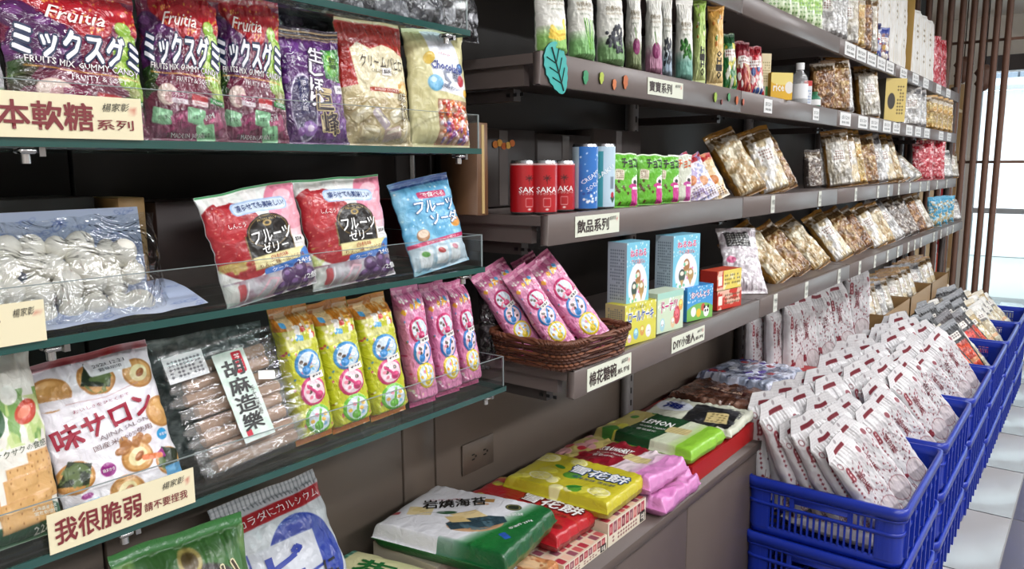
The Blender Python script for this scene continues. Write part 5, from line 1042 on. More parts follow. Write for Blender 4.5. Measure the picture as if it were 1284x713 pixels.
m = MB(); L2, D2, H2 = .92, .26, .40; m.box((0, D2/2-.004, H2/2), (L2, .008, H2), '#b5924c'); m.box((-L2/2+.004, 0, H2/2), (.008, D2, H2), '#b5924c'); m.box((L2/2-.004, 0, H2/2), (.008, D2, H2), '#b5924c'); m.box((0, 0, .004), (L2, D2, .008), '#b5924c'); m.build('box_body', M['card'], gb)
m = MB(); m.box((0, 0, H2+.012), (L2+.01, D2+.01, .022), '#2c4030', bev=.002); m.build('lid', M['card'], gb)
cv = Cv(.17, .38, .003, '#e9e8e4'); cv.mottle(3, '#cfc8bc', .5, 3).line([(.2, .1), (.35, 2.1)], .02, '#c9b48a').line([(.7, .2), (.6, 2.0)], .02, '#c9b48a').glyphs(.4, .6, .6, 1.8, 1, 7, '#8a7a5a', 2)
wp = make_pouch(.17, .38, .03, cv, 'matte_pouch', 220, pu=6, seal=(.01, .02), ramp=(.03, .05))
for k in range(5):
    e = wp if k == 0 else copy_tree(wp); name_it(e, 'white_gift_pack', f'tall white pack in the big golden display box, {ORD[k]} from the left', 'pack', 'tall white packs in the display box'); pose(e, (4.05-.35+k*.175, .885, zt_+.012), 0, 2)
for k in range(4):
    e = copy_tree(wp); name_it(e, 'white_gift_pack', f'tall white pack beyond the golden display box, {ORD[k]} from the box', 'pack', 'tall white packs beyond the display box'); pose(e, (4.66+k*.19, .90, zt_+.001), -10, 3)
for k in range(2):
    e = copy_tree(red_); e.scale = (1.1, 1, 1.5); name_it(e, 'snack_pouch', ['red and white pouch at the far end of the top brown shelf, left one', 'red and white pouch at the far end of the top brown shelf, right one'][k], 'snack pouch'); pose(e, (5.50+k*.19, .90, zt_+.001), -20, 4)

# --- signs, tags and leaf stickers on the fascias
def fsign(pl, pr, lv, frac, lab, big, small, hh, wide):
    y, zt, zb = LEV[lv]; zc = zb+(zt-zb)*frac; xa, xb = x_at(pl, y-.001, zc), x_at(pr, y-.001, zc); s = sign(xb-xa, hh, big, small, '#3a2a28', '#3a2a28', wide, base='#d9dccb'); name_it(s, 'shelf_sign', lab, 'sign'); s.location = ((xa+xb)/2, y-.0012, zc-hh/2)
fsign(812, 856, 'upper', .5, 'white sign with upright characters on the upper brown shelf', '寶寶系列', '', .036, .62)
fsign(721, 776, 'middle', .52, 'white drinks sign on the middle brown shelf', '飲品系列', '', .040, .70)
fsign(736, 791, 'lower', .50, 'white cotton candy bowl sign on the lower brown shelf', '棉花糖碗', '系列', .044, .60)
fsign(842, 883, 'lower', .50, 'white do-it-yourself sign on the lower brown shelf', 'DIY小達人', '系列', .036, .64)
def ptag(px, lv, kind, i, sec):
    y, zt, zb = LEV[lv]; zc = (zt+zb)/2; w, h = (.032, .052) if kind == 'v' else ((.068, .040) if px < 1040 else (.15, .048))
    cv = Cv(w, h, .003, '#d5d6cc' if kind == 'v' else '#e2e2e0'); cv.T = []
    cv.text('特價' if kind == 'v' else '$120', .5, cv.a*.62, .7, cv.a*.3, '#3f423e'); cv.text('$150' if kind == 'v' else '特價', .5, cv.a*.25, .7, cv.a*.18, '#3f423e')
    s = plaque(w, h, cv); name_it(s, 'price_tag', f'{"narrow upright" if kind == "v" else "wide white"} price tag, {lv} brown shelf edge, {ORD[i]} from the left', 'price tag', f'price tags on the {lv} brown shelf'); s.location = (x_at(px, y-.001, zc), y-.0012, zc-h/2)
for lv, pv in (('lower', (972, 1011, 1052, 1078, 1097, 1113, 1126, 1139, 1147, 1155, 1171, 1180, 1188, 1195)), ('middle', (969, 1028, 1073, 1101, 1114, 1127, 1141, 1154, 1163, 1175, 1187)), ):
    for i, px in enumerate(pv): ptag(px, lv, 'v', i, 0)
for i, px in enumerate((1066, 1080, 1093, 1105, 1116, 1133, 1148, 1161, 1177, 1189)): ptag(px, 'top', 'w', i, 0)
for i, px in enumerate((963, 1023, 1060, 1082, 1096, 1112, 1124, 1140, 1151, 1162, 1180, 1190)): ptag(px, 'upper', 'w', i, 0)
def leaf_shape(n=22, teeth=.0):
    P = []
    for k in range(n):
        t = k/n; q = 2*math.pi*t; r = 1+teeth*(1 if k % 2 else -.0); x = math.sin(q)*.5*r*(1-.25*math.cos(q)); y = -math.cos(q)*.5*(1 if k % 2 == 0 or not teeth else 1.0); P.append((x, y))
    return P
def leaf(lab, px, py, lv, w, h, col, rot, teeth, yoff=.001, name='leaf_decoration', veins=True, n=22):
    y = LEV[lv][0]-yoff; p = un(px, py, 1, y); r = empty(name, lab, 'decoration', None, tuple(p)); R2 = Matrix.Rotation(math.radians(rot), 3, 'Y'); pts = leaf_shape(n, teeth)
    m = MB(); V = [(x*w, s_, z*h) for s_ in (-.003, 0) for x, z in pts]; k = len(pts)
    V = np.array(V+[(0, -.0035, 0)])@np.array(R2).T; m.add(V, [[i, (i+1) % k, 2*k] for i in range(k)], rgb(col)); m.add(V, [[i+k, (i+1) % k+k, (i+1) % k, i] for i in range(k)], rgb(col)*.4); m.build('leaf_blade', M['satin_paint'], r)
    if veins:
        m = MB(); q = [((0, -.45), (0, .42))]+[((0, -.3+.2*j), (s_*.33, -.08+.2*j)) for j in range(3) for s_ in (-1, 1)]
        for a_, b_ in q: m.tube(np.array([(a_[0]*w, -.004, a_[1]*h), (b_[0]*w, -.004, b_[1]*h)])@np.array(R2).T, .0016 if a_[0] == b_[0] else .001, '#16302c', 5)
        m.build('leaf_veins', M['paper'], r)
    return r
leaf('large teal felt leaf hanging on the left corner of the upper brown shelf', 697, 86, 'upper', .066, .096, '#2fa39c', -28, .10, .0014, n=34)
for px, py, c, lab, w in ((733, 97, '#2f8a5a', 'dark green leaf sticker, first right of the teal leaf', .016), (753, 98, '#a8b83c', 'yellow-green leaf sticker on the upper brown shelf, second right of the teal leaf', .014), (769, 106, '#c8703c', 'small orange leaf sticker, third right of the teal leaf', .013), (783, 103, '#b8602c', 'brown-orange leaf sticker, fourth right of the teal leaf', .017), (896, 122, '#9ab83c', 'lime leaf sticker just right of the upright-character sign', .015), (904, 128, '#8a3a2c', 'tiny dark red leaf sticker between two green ones', .008), (913, 122, '#4a9a5a', 'green leaf sticker, right of the tiny dark red one', .013), (923, 126, '#c8602c', 'orange leaf sticker before the white tag on the upper brown shelf', .014), (931, 128, '#b8502c', 'rust leaf sticker nearest the white tag on the upper brown shelf', .011)):
    leaf(lab, px, py, 'upper', w, w*1.7, c, 8, .25, .0012, 'leaf_sticker', False, 14)
# ================================================================ BLUE CRATES WITH SNACK BAGS
CL, CW, CH = .60, .45, .175; BLUE = '#142f9e'
def build_crate():
    r = empty('plastic_crate'); t = .003
    def rr_loop(l, w, n=6, rad=.035):
        P = []
        for cx_, cy_, a0 in ((l/2-rad, w/2-rad, 0), (-l/2+rad, w/2-rad, 90), (-l/2+rad, -w/2+rad, 180), (l/2-rad, -w/2+rad, 270)):
            for k in range(n+1): q = math.radians(a0+90*k/n); P.append((cx_+rad*math.cos(q), cy_+rad*math.sin(q)))
        return np.array(P+[P[0]])
    def band(z0, z1, l, w, th, name):
        m = MB(); o_ = rr_loop(l, w); i_ = rr_loop(l-2*th, w-2*th, rad=.035-th*.8); z = lambda P, h: np.column_stack([P, np.full(len(P), h)])
        rows = np.stack([z(i_, z0), z(o_, z0), z(o_, z1), z(i_, z1), z(i_, z0)]); m.grid(rows, rgb(BLUE)); return m.build(name, M['crate_plastic'], r)
    band(CH-.030, CH, CL, CW, .012, 'rim'); band(CH-.040, CH-.034, CL-.006, CW-.006, .008, 'rim_rib')
    band(CH*.52, CH*.58, CL-.014, CW-.014, .006, 'middle_band'); band(0, .026, CL-.024, CW-.024, .008, 'foot_band')
    for sx in (-1, 1):
        for sy in (-1, 1):
            m = MB(); P = []; rad = .033
            for k in range(7): q = math.radians(90*k/6); P.append((sx*(CL/2-.010-rad+rad*math.cos(q)), sy*(CW/2-.010-rad+rad*math.sin(q))))
            P = [(P[0][0], P[0][1]-sy*.035)]+P+[(P[-1][0]-sx*.035, P[-1][1])]; P = np.array(P)
            G = np.stack([np.column_stack([P, np.full(len(P), h)]) for h in (.02, CH-.03)]); m.grid(G, rgb(BLUE)); m.grid(G*np.array([.985, .98, 1]), rgb(BLUE), True); m.build('corner_post', M['crate_plastic'], r)
    for s_ in (-1, 1):
        m = MB(); x = s_*(CL/2-.012); n = 21        # short end, with grip
        for k in range(n):
            y = -CW/2+.055+(CW-.11)*k/(n-1)
            for z0, z1 in ((.026, CH*.53), (CH*.57, CH-.036)):
                if z0 > .05 and abs(y) < .075: continue
                m.box((x, y, (z0+z1)/2), (.005, .0055, z1-z0), BLUE)
        m.box((x, 0, CH*.72), (.008, .15, .022), BLUE, bev=.002); m.box((x, -.078, CH*.7), (.008, .008, .05), BLUE); m.box((x, .078, CH*.7), (.008, .008, .05), BLUE); m.box((x, 0, CH-.040), (.012, .15, .008), BLUE)
        m.build('end_lattice', M['crate_plastic'], r)
        m = MB(); y = s_*(CW/2-.012)
        for k in range(25):
            x_ = -CL/2+.06+(CL-.12)*k/24; big = k % 4 == 0
            m.box((x_, y+(s_*.004 if big else 0), CH*.48), (.010 if big else .005, .014 if big else .005, CH-.05), BLUE)
        m.build('side_lattice', M['crate_plastic'], r)
    m = MB()
    for k in range(12): m.box((-CL/2+.03+k*(CL-.06)/11, 0, .006), (.012, CW-.05, .006), BLUE)
    for k in range(8): m.box((0, -CW/2+.03+k*(CW-.06)/7, .006), (CL-.05, .012, .005), BLUE)
    m.build('base_grid', M['crate_plastic'], r); return r
node_mat('crate_plastic', rough=.30, bump=(150, .08, .0008), spec=.6)
CX = [2.19+.635*k for k in range(6)]; CY0 = .347; cr = build_crate(); n = 0
pos_ = ['bottom', 'middle', 'top']; col_ = ['nearest', 'second nearest', 'third', 'fourth', 'fifth', 'farthest']
for c in range(6):
    for l in range(3):
        e = cr if n == 0 else copy_tree(cr); n += 1
        name_it(e, 'plastic_crate', f'blue plastic crate, {pos_[l]} of the {col_[c]} stack along the aisle', 'crate', 'blue plastic crates'); e.location = (CX[c]+CL/2, CY0+CW/2-.003*c, .001+l*.1765)
ZB = .001+2*.1765+.012
# white bags printed in dark red
def white_bag(seed, label=False):
    cv = Cv(.135, .27, .0017, '#cdcbcc', '#a5a2a3'); a = cv.a; RD = '#7a2430'
    cv.mottle(4, '#c9c1c4', .5, seed).rect(0, a-.42, 1, a, '#e0dedf')
    for k in range(7): cv.line([(0, a-.38+k*.05), (1, a-.36+k*.05)], .005, '#cdc9cb')
    cv.rr(.5, a-.20, .42, .085, RD, .02); cv.ell(.5, a-.07, .05, .045, '#a59da0')
    cv.rr(.22, a-.62, .13, .30, '#8f3a44', .06).glyphs(.19, a-.75, .25, a-.5, 1, 3, '#e9dcdc', 3); cv.ell(.14, a-.40, .06, .055, RD, hole=.75).ell(.86, a-.42, .07, .06, RD, k=.85)
    R = random.Random(seed)
    for i in range(44):
        x, y = R.uniform(.32, .95), R.uniform(.65, a-.55); cv.ell(x, y, R.uniform(.012, .03), R.uniform(.01, .024), R.choice([RD, '#8a3a46', '#5a3038']), R.uniform(0, 90), .85)
    for i in range(22): x, y = R.uniform(.3, .9), R.uniform(.6, a-.5); cv.line([(x, y), (x+R.uniform(-.07, .07), y+R.uniform(-.05, .05))], .012, '#6a3c44')
    cv.glyphs(.12, .62, .2, 1.3, 1, 8, RD, seed, .3).ell(.62, .40, .30, .24, '#c5babb').ell(.62, .40, .30, .24, '#8a4a52', hole=.95)
    cv.scatter(9, .14, .38, .30, .52, .045, [RD, '#8f2a38'], seed+2).line([(.22, .5), (.26, .62)], .014, '#5a2a2a'); cv.ell(.24, .16, .09, .085, RD, hole=.82); cv.glyphs(.19, .11, .29, .21, 2, 2, RD, 5, .3)
    cv.text('緑豆糕', .42, 1.12, .16, .42, RD, 0, bold=.03, vert=True) if seed % 2 == 0 else cv.text('杏仁', .62, 1.10, .2, .40, '#6a3038', 0, vert=True)
    if label: cv.sticker(.66, .95, .42, .30, '$65', 0, '#e6dfc2', 'paper_label')
    return make_pouch(.135, .27, .050, cv, 'matte_pouch', seed, seal=(.01, .13), ramp=(.04, .12), pu=5, qu=.45, crumple=.0028, narrow=.01, sag=.4, gable=.38, crimped=0)
WB = [white_bag(300), white_bag(303), white_bag(306)]; wu = [0, 0, 0]
def wbag(loc, yaw, lean, roll, lab, grp, s=1.0, sticker=False):
    k = random.Random(int(loc[0]*1000)*7919+int(loc[1]*1000)).randrange(3)
    if sticker: e = white_bag(302, True); lab = 'white bag with a cream price label in the front row of the nearest crate'
    else: e = WB[k] if wu[k] == 0 else copy_tree(WB[k]); wu[k] += 1
    e.scale = (s*.74, s*.9, s*1.08); name_it(e, 'white_snack_bag', lab, 'snack bag', grp); return pose(e, loc, yaw, lean, roll)
RW = ['front', 'second', 'third', 'rear']
rnd = random.Random(11)
for c in range(3):
    for rrow in range(3):
        nb = 5 if rrow else 7
        for i in range(nb):
            f = i/(nb-1); X = CX[c]+.10+rrow*.185+rnd.uniform(-.008, .008); Y = CY0+CW-.065-f*(CW-.12)
            yaw = -52+f*14+rnd.uniform(-6, 6); lean = 5+f*7+rnd.uniform(-3, 3); roll = -5-f*30+rnd.uniform(-5, 5)
            wbag((X+.02*f, Y, ZB+.055+rnd.uniform(0, .012)), yaw, lean, roll, f'white bag, {RW[rrow]} row of the {col_[c]} blue crate, {ORD[i]} from the wall', f'white printed bags in the {col_[c]} blue crate', 1.14+rnd.uniform(-.06, .08), c == 0 and rrow == 0 and i == 4)
for c in range(3):                       # the layer of bags lying underneath
    for i in range(4):
        e = copy_tree(WB[i % 3]) if wu[i % 3] else WB[i % 3]; wu[i % 3] += 1; e.scale = (.9, 1, 1.0); name_it(e, 'white_snack_bag', f'white bag lying at the bottom of the {col_[c]} blue crate, {ORD[i]} from near end', 'snack bag', f'white bags lying in the {col_[c]} blue crate')
        mt = Matrix.Rotation(math.radians(0), 4, 'Z') @ Matrix.Rotation(math.radians(-88), 4, 'X'); e.rotation_euler = mt.to_euler('XYZ'); e.location = (CX[c]+.085+i*.142, CY0+.08, ZB+.032)
# white bags standing on the cabinet below the lower shelf
for i, (X, Y, yw, ln, rl, sc_) in enumerate(((2.86, 1.02, -10, 2, 0, 1.05), (2.92, .96, -8, 3, 0, 1.1), (2.98, .91, -14, 4, 2, 1.15), (3.10, .89, -30, 5, -4, 1.15), (3.20, .97, -40, 6, -4, 1.2), (3.28, .87, -44, 8, -6, 1.12), (3.42, .93, -46, 6, -4, 1.2), (3.55, .86, -46, 8, -8, 1.12), (3.66, .95, -46, 6, -6, 1.2), (3.80, .88, -44, 3, 0, 1.32))):
    wbag((X, Y, BZ+.002), yw, ln, rl, f'white bag standing on the cabinet, {ORD[i]} from left below the lower shelf', 'white printed bags on the cabinet', sc_)
# further crates: slim dark red, black and silver pouches
def dark_bag(seed, base, pic, edge):
    cv = Cv(.12, .28, .002, base); a = cv.a; cv.mottle(4, '#0e0c0d', .5, seed); cv.rect(.1, .3, .9, 1.5, pic, k=.9).mottle(7, np.clip(rgb(pic)*1.7, 0, 1), .7, seed+3, .5, .6, cv.box(.1, .3, .9, 1.5)).rect(0, a-.25, 1, a, edge, k=.8).rect(0, 0, .05, a, edge).rr(.5, 1.75, .6, .25, '#e6e0d8', .03).glyphs(.25, 1.68, .75, 1.85, 4, 2, '#3a2a2a', seed).rect(.1, .62, .9, .78, '#d8a070', k=.8)
    return make_pouch(.12, .28, .03, cv, 'film', seed, seal=(.02, .08), crumple=.003)
DB = [dark_bag(320, '#2a1a1c', '#a82a22', '#8a8c90'), dark_bag(321, '#1c1c20', '#b83a26', '#a0a4a8'), dark_bag(322, '#d9d6cc', '#b8a888', '#f0efea'), dark_bag(323, '#b8a070', '#d8c89a', '#efe9da')]; du = [0]*4
dn = ['dark pouch with a red picture', 'black pouch with an orange-red picture', 'silvery white pouch', 'golden cream pouch']
for c in range(3, 6):
    for rrow in range(4):
        for i in range(6):
            f = i/5; k = (0 if rnd.random() < .5 else 1) if (rrow < 2 and c == 3) or (rrow == 0 and c == 4) else rnd.choice([2, 3, 3, 2, 1]); e = DB[k] if du[k] == 0 else copy_tree(DB[k]); du[k] += 1; e.scale = (1, 1, 1.15) if k < 2 else (1, 1, 1)
            name_it(e, 'snack_pouch', f'{dn[k]}, {col_[c]} blue crate, {RW[rrow]} row, {ORD[i]} from wall', 'snack pouch', f'pouches in the {col_[c]} blue crate')
            pose(e, (CX[c]+.08+rrow*.13, CY0+CW-.07-f*(CW-.14), ZB+.02), -50+rnd.uniform(-8, 8), 24+rnd.uniform(-5, 6), -18-f*12+rnd.uniform(-6, 6))
# cardboard trays of clear pouches on the cabinet beyond the white bags
for t in range(3):
    x0 = 4.02+t*.64; r = empty('cardboard_tray', f'tan cardboard tray of clear pouches on the cabinet, {ORD[t]} from the white bags', 'tray', None, (x0+.3, .955, BZ+.001))
    m = MB(); m.box((0, 0, .003), (.60, .31, .006), '#9a7a52'); m.build('tray_floor', M['card'], r)
    for sy in (-1, 1): m = MB(); m.box((0, sy*.153, .055), (.60, .004, .11), '#a8865c'); m.build('tray_side', M['card'], r)
    for sx in (-1, 1): m = MB(); m.box((sx*.298, 0, .055), (.004, .31, .11), '#9c7a50'); m.build('tray_end', M['card'], r)
    for i in range(8):
        k = rnd.choice([2, 4, 5, 0, 2]); e = copy_tree(PK[k]); e.scale = (1, 1, 1.02); name_it(e, 'snack_pouch', f'{desc[k]}, {ORD[i]} in the {ORD[t]} cardboard tray', 'snack pouch', 'pouches in the cardboard trays'); pose(e, (x0+.07+i*.066, .89+.05*(i % 2), BZ+.012), -52+rnd.uniform(-8, 8), 22+rnd.uniform(-4, 6), -8)
# ================================================================ WAFER PACKS ON THE LOW CABINET
def flat_pack(cv, t, X0_, X1_, Y0_, Y1_, zb, lab, nm='wafer_pack', mat='film', read='aisle', yaw=0, seed=0, tilt=0, **kw):
    """lying pack over the rectangle X0..X1, Y0..Y1; read='x' text runs along +X, 'aisle' text runs from wall to aisle"""
    lx, ly = X1_-X0_, Y1_-Y0_; kw.setdefault('seal', (.02, .02)); kw.setdefault('ramp', (.035, .035)); kw.setdefault('pu', 16); kw.setdefault('qu', .3); kw.setdefault('narrow', .01); kw.setdefault('crumple', .0009)
    e = make_pouch(cv.w, cv.h, t, cv, mat, seed, **kw); name_it(e, nm, lab, 'wafer pack' if nm == 'wafer_pack' else 'snack bag')
    yw = yaw-(90 if read == 'aisle' else 0); W, H = (ly, lx) if read == 'aisle' else (lx, ly); e.scale = (W/cv.w, 1, H/cv.h)
    mt = Matrix.Rotation(math.radians(yw), 4, 'Z') @ Matrix.Rotation(math.radians(-90+tilt), 4, 'X'); e.rotation_euler = mt.to_euler('XYZ')
    c = Vector(((X0_+X1_)/2, (Y0_+Y1_)/2, zb+t*.42)); up = mt.to_3x3() @ Vector((0, 0, 1)); e.location = c-up*(H/2); return e
def lid(cv, h): return cv
# green and white seaweed biscuit pack
cv = Cv(.30, .23, .0012, '#e6e6ea', '#1f6a34'); a = cv.a
cv.put(np.clip((cv.X-.60-.22*cv.Y/a)/.12, 0, 1), '#1f6f33').put(np.clip((cv.X-.86)*6, 0, 1), '#14502a').put(np.clip((.07-cv.Y)*12, 0, 1)*(cv.X > .5), '#14502a')
cv.rect(.10, .24, .27, .36, '#e2cf9c', 22).mottle(20, '#c9ae6c', .5, 3, .5, .6, np.clip(cv.aa(np.hypot(cv.X-.185, cv.Y-.30)-.06), 0, 1))
cv.ell(.62, .30, .19, .115, '#c9a07a', 30).ell(.62, .31, .17, .095, '#b58a66', 30)
cv.poly([(.44, .22), (.52, .16), (.72, .30), (.80, .42), (.74, .48), (.62, .44), (.50, .34)], '#2f4650').mottle(24, '#52707c', .8, 8, .5, .6, np.clip(cv.aa(np.hypot(cv.X-.62, cv.Y-.33)-.12), 0, 1))
for k in range(7): cv.line([(.46+k*.02, .20+k*.035), (.60+k*.022, .30+k*.025)], .004, '#1c2c34')
cv.poly([(.40, .34), (.52, .48), (.64, .44), (.50, .32)], '#e8d09a').poly([(.38, .30), (.48, .36), (.58, .32), (.47, .25)], '#e0c486').line([(.40, .34), (.52, .48)], .006, '#b8924e').ell(.36, .36, .07, .025, '#2f5a3a', 25).line([(.12, .12), (.22, .28), (.34, .36)], .008, '#b9b9be')
cv.ell(.74, .62, .06, .045, '#2a3226').ell(.74, .62, .05, .036, '#a8a05a', hole=.88); cv.rect(.50, .62, .57, .67, '#b98c50', 20); cv.rr(.88, .24, .05, .09, '#2c5ab0', .01, 60); cv.rr(.05, .20, .06, .05, '#a82a3a', .01, 20); cv.rr(.52, .58, .08, .03, '#d8b090', .01, 20)
cv.text('岩燒海苔', .335, .50, .44, .13, '#14120f', 34, bold=.04).text('ROASTED SEAWEED', .25, .52, .22, .02, '#a82a3a', 34).text('非油炸 230g', .90, .42, .20, .03, '#ffffff', 68).text('薄脆餅', .80, .52, .12, .04, '#f0f4f0', 34)
def P3(px, py, z): return un(px, py, 2, z)
flat_pack(cv, .060, .993, 1.225, .820, 1.118, BZ+.082, 'big white and green seaweed biscuit pack lying on top at the front', read='aisle', yaw=10, seed=401, seal=(.02, .02))
# teal pack with a cream label
cv = Cv(.24, .20, .0016, '#2f7a66', '#1c4c34'); cv.mottle(3, '#1f5a44', .6, 3)
for k in range(16): cv.rect(.02+k*.06, .60, .04+k*.06, .80, '#7ab8a0')
cv.rect(.44, .04, 1.0, .76, '#dfdca8', 0).rr(.86, .14, .24, .12, '#f0ead8', .02, -4); cv.text('打餅', .68, .52, .40, .24, '#1f6a30', 4, bold=.06).text('CRACKERS', .70, .32, .30, .05, '#4a8a4a', 4).text('鹹香', .86, .14, .14, .06, '#c04a4a', -4)
flat_pack(cv, .050, .72, .985, .85, 1.125, BZ+.035, 'teal cracker pack with a cream label, partly cut off at the bottom of the picture', read='x', yaw=10, seed=402)
# red pack beneath
def wafer(base, back, fruit, title, tc, seed, strip=None, w=.24, h=.19):
    cv = Cv(w, h, .0014, base, back); a = cv.a; cv.scatter(9, .02, .05, .5, a*.9, .07, fruit, seed, .002); cv.scatter(6, .6, .05, .95, a*.3, .06, fruit, seed+1, .002)
    if strip: cv.rect(0, a-.09, 1, a, strip)
    if seed == 420:
        for x, y, r in ((.10, .62, .10), (.26, .22, .11), (.42, .66, .07), (.84, .18, .10)):
            cv.ell(x, y, r, r*.8, '#e9e07a').ell(x, y, r, r*.8, '#f4f0c4', hole=.86); [cv.line([(x, y), (x+r*.8*math.cos(q), y+r*.64*math.sin(q))], .006, '#f4f0c4') for q in np.arange(0, 6.28, .785)]
        cv.ell(.62, .16, .07, .035, '#2f8a34', 30).ell(.30, .50, .06, .03, '#3a8a34', -20)
    cv.text(title, .68, .52, .52, .17, '#f4f4f6', 0, out=tc, ow=.13, bold=.05).text('濃厚風味 雪花餅', .70, .36, .4, .05, tc); return cv
flat_pack(wafer('#b8202a', '#8a1820', ['#c8c04a', '#e05a4a', '#7a1a1a', '#5a9a3a'], '雪花餅', '#6a1018', 410, '#d8a840'), .05, 1.235, 1.425, .835, 1.13, BZ+.034, 'red strawberry wafer pack between the green and the yellow packs', read='aisle', yaw=0, seed=403)
flat_pack(wafer('#c9bd30', '#a89a22', ['#e9e070', '#f3ecaa', '#5a9a34', '#d9d24a'], '雪花餅', '#2a4a7a', 420), .05, 1.375, 1.575, .805, 1.085, BZ+.060, 'yellow lemon wafer pack with puffy white lettering', read='aisle', yaw=3, seed=404)
# two printed red and white packs beneath, facing the aisle
def grid_pack(seed):
    cv = Cv(.22, .06, .0012, '#e2d8c4'); a = cv.a
    for k in range(9): cv.rect(.03+k*.105, a*.45, .03+k*.105+.085, a*.92, ['#a83040', '#8a4a58', '#c05a5a', '#7a2a38'][k % 4]).rect(.05+k*.105, a*.55, .03+k*.105+.06, a*.8, '#e8c8b8', k=.6)
    cv.glyphs(.1, .02, .9, a*.38, 12, 2, '#7a3a3a', seed, .3).rect(.84, .01, .98, a*.5, '#26221f'); cv.text('牛軋', .91, a*.25, .1, a*.36, '#f2ece0', bold=.03); return cv
def low_box(lab, X0_, X1_, Y0_, Y1_, z, h, front, base, yaw=0, nm='snack_carton', top=None):
    e = face_box(front.w, Y1_-Y0_, h, {'front': front, **({'top': top} if top else {})}, base); e.scale = ((X1_-X0_)/front.w, 1, 1); name_it(e, nm, lab, 'box'); pose(e, ((X0_+X1_)/2, (Y0_+Y1_)/2, z), yaw); return e
def gtop(seed):
    cv = Cv(.22, .1, .0016, '#d9c8b0')
    for i in range(8):
        for j in range(4): cv.rr(.07+i*.125, .06+j*.11, .10, .085, ['#a83040', '#e0b8a0', '#8a4a58', '#c05a5a'][(i+j) % 4], .015)
    return cv
low_box('white and red printed nougat box under the red pack', 1.215, 1.385, .802, .92, BZ+.001, .034, grid_pack(1), '#d9cdb4', top=gtop(1)); low_box('white and red printed nougat box under the yellow pack', 1.39, 1.565, .802, .92, BZ+.001, .056, grid_pack(2), '#d9cdb4', top=gtop(2))
cv = Cv(.20, .14, .0014, '#c98a5a', '#9a5a34'); cv.mottle(5, '#e8c49a', .9, 3, .45, .58).mottle(7, '#9a4a24', .7, 6, .52, .6).rr(.55, .40, .14, .10, '#dfe6f2', .02); cv.text('蝦片', .55, .40, .1, .05, '#2a4a8a')
flat_pack(cv, .045, 1.05, 1.21, .80, .93, BZ+.001, 'orange and cream prawn cracker bag at the front edge, below the green pack', nm='snack_bag', read='x', yaw=8, seed=405, crumple=.003)
low_box('plain pale carton carrying the green pack', .995, 1.20, .945, 1.12, BZ+.001, .08, Cv(.2, .08, .01, '#9a9284'), '#c4baa6')
# pink strawberry packs and lemon green pack
def plain_wafer(bot, dark, light, word, sub, seed, fr):
    cv = Cv(.27, .17, .0014, light, bot); a = cv.a; cv.rect(0, 0, .30, a, '#c8b870').scatter(10, .0, .05, .28, a, .06, fr, seed, .002); cv.poly([(.22, 0), (.58, 0), (.66, a), (.30, a)], dark); cv.rect(.84, 0, 1, a, bot).put(np.clip((cv.X-.74)*6, 0, 1), bot, .8)
    cv.rr(.68, .34, .22, .14, '#d8c88e', .02, 8)
    for k in range(6): cv.line([(.58+k*.035, .28), (.60+k*.035, .41)], .006, '#b8a468')
    cv.text(word, .43, .40, .30, .10, '#f2f2ee', 4, bold=.05).text(sub, .44, .28, .26, .035, '#e0e0da', 4).text('香草威化', .43, .20, .2, .04, '#e0e0da', 4); return cv
cs = plain_wafer('#d98ac4', '#8a1828', '#e9d6dc', 'STRAWBERRY', 'WAFER CREAM', 430, ['#c03040', '#3a7a3a', '#d8a0a0'])
flat_pack(cs, .05, 1.56, 1.76, .785, 1.08, BZ+.058, 'pink strawberry wafer pack, upper one of the pair', read='aisle', yaw=-2, seed=406, seal=(.03, .03), crumple=.0045)
flat_pack(cs, .05, 1.58, 1.80, .765, 1.06, BZ+.001, 'pink strawberry wafer pack, lower one of the pair, crumpled end over the edge', read='aisle', yaw=2, seed=407, crumple=.007)
cl = plain_wafer('#8fc83a', '#1f4a2a', '#dfe6c8', 'LEMON', 'WAFER CREAM', 440, ['#d8d050', '#e9e48a', '#4a8a3a'])
flat_pack(cl, .05, 1.80, 2.02, .790, 1.09, BZ+.056, 'lime green lemon wafer pack on the red tray', read='aisle', yaw=-2, seed=408)
# red trays
def red_tray(lab, X0_, X1_, z=0):
    e = low_box(lab, X0_, X1_, .795, 1.13, BZ+.001+z, .052, Cv(.5, .052, .01, '#a81c1e'), '#a81c1e', nm='red_box'); return e
red_tray('red flat box under the lime green pack', 1.81, 2.30); red_tray('red flat box under the brown and purple sweet bags', 2.31, 2.80); red_tray('red flat box behind the white bags on the cabinet, farther one', 2.81, 3.05)
# black and white bag, brown bag, bag of purple sweets
cv = Cv(.26, .19, .0014, '#d6d8c4', '#b8baa4'); cv.poly([(.45, .0), (.95, .05), (.9, .55), (.4, .62)], '#1f2022').mottle(14, '#4a4c50', .8, 4, .55, .62, cv.box(.42, 0, .95, .6)).rect(.64, .14, .86, .40, '#d8c48a', 14).ell(.22, .42, .20, .16, '#dfe4ee').text('海', .22, .42, .2, .16, '#1f2f7a', 0, bold=.06).glyphs(.66, .16, .84, .38, 4, 4, '#8a7a4a', 3)
flat_pack(cv, .035, 2.03, 2.27, .79, 1.08, BZ+.056, 'cream and black seaweed snack bag with a blue wave mark', nm='snack_bag', read='aisle', yaw=4, seed=409, crumple=.003)
cv = Cv(.26, .22, .002, '#4a2c20', '#3a2018'); cv.mottle(7, '#7a5242', .9, 4, .48, .58).mottle(11, '#a88878', .6, 8, .56, .62).rr(.5, .45, .5, .12, '#3a1a16', .02).text('黑糖糕', .5, .45, .4, .08, '#c9a890')
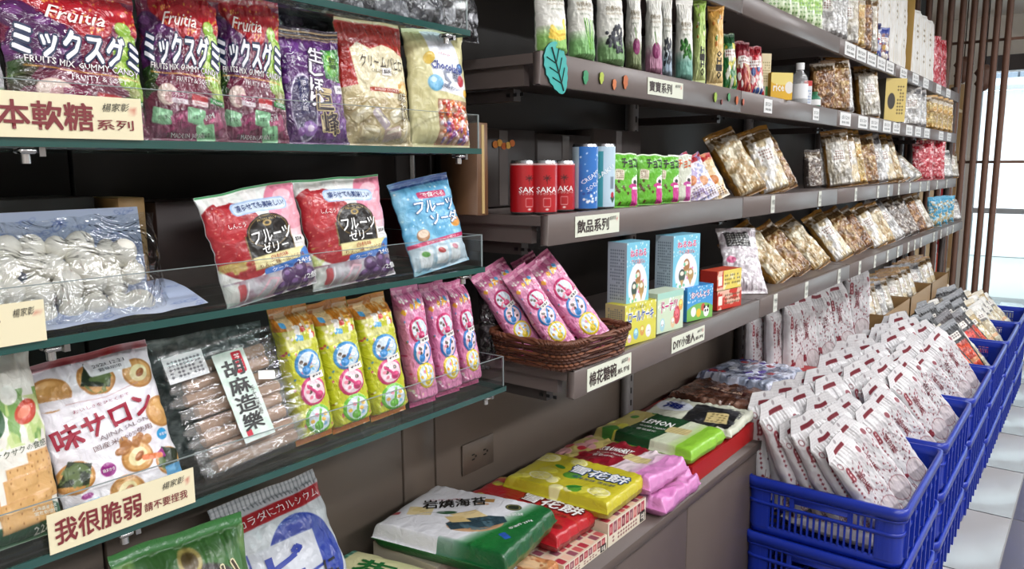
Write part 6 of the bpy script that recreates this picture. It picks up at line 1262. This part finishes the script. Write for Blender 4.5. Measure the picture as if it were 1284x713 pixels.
flat_pack(cv, .035, 2.29, 2.52, .80, 1.10, BZ+.056, 'dark brown sugar sweets bag lying on the red box', nm='snack_bag', mat='cellophane', read='aisle', yaw=-3, seed=411, crumple=.004)
cv = Cv(.30, .26, .0016, '#8f98ac', '#6f788c'); cv.mottle(8, '#d9def0', .9, 5, .45, .58).mottle(12, '#3a4260', .7, 9, .56, .62)
R = random.Random(8)
for k in range(26): wrapped(cv, R.uniform(.08, .92), R.uniform(.06, .80), .055, .04, R.choice(['#4a3a86', '#c4cce0', '#d9dff0', '#e6e9f4', '#b03a44', '#5a4a9a']), R.uniform(0, 180), k)
flat_pack(cv, .05, 2.53, 2.84, .83, 1.10, BZ+.056, 'clear bag of silver and purple wrapped sweets on the red box', nm='snack_bag', mat='cellophane', read='aisle', yaw=-6, seed=412, crumple=.003)
# lower-left bags under the glass shelves
cv = Cv(.20, .26, .0012, '#c9ccd0', '#9a9ea4'); a = cv.a; cv.rect(0, a-.22, 1, a-.12, '#a8242c', 2).ell(.62, .72, .36, .34, '#2a3f9c').rect(.10, .30, .74, .92, '#c6cad2').line([(.12, .92), (.12, .34)], .02, '#2a3f9c').line([(.12, .6), (.74, .66)], .02, '#2a3f9c')
cv.text('ピ', .42, .76, .34, .20, '#23399a', 0, bold=.06).text('ミニ', .42, .46, .40, .22, '#23399a', 0, bold=.06).text('に', .80, .62, .14, .12, '#1c1c20', 0, bold=.05).rect(.55, .12, .85, .28, '#b02228').text('り', .9, .4, .1, .12, '#2a3f9c').text('カラダにカルシウム', .55, a-.17, .80, .06, '#f2eaea', 2).text('Ca', .7, .2, .12, .08, '#ffffff', bold=.04).rect(0, a-.08, 1, a, '#a5a9ac')
for k in range(26): cv.rect(k/26, a-.10, k/26+.012, a, '#6f7478')
e = make_pouch(.20, .26, .05, cv, 'film', 413, crumple=.003); name_it(e, 'biscuit_bag', 'white bag with blue circle and red band lying under the glass shelf', 'snack bag'); e.location = (.60, .86, BZ+.03)
pose(e, (.735, .95, BZ+.015), -4, 27, -3); e.scale = (1, 1, 1.2)
cv = Cv(.20, .20, .0014, '#3f6a34', '#2a4a24'); cv.mottle(4, '#8aa860', .8, 3, .5, .6, cv.box(0, .8, 1, 1)).ell(.5, .35, .62, .50, '#2a241c').ell(.5, .87, .09, .06, '#a89858', dome=.001).ell(.5, .87, .06, .04, '#5a4a2a').rect(0, .95, 1, 1, '#2f7a34'); cv.text('おいしい', .52, .74, .70, .11, '#3a2a16', 6, out='#d8cfa8', ow=.1, bold=.03)
e = make_pouch(.20, .20, .05, cv, 'film', 414, crumple=.003); name_it(e, 'snack_bag', 'dark green snack bag with a round badge at the bottom left'); pose(e, (.50, .87, BZ+.03), 0, 20, 3); e.scale = (.95, 1, 1.62)
print('OBJECTS', len(bpy.data.objects), 'tris', sum(len(m.polygons) for m in bpy.data.meshes))
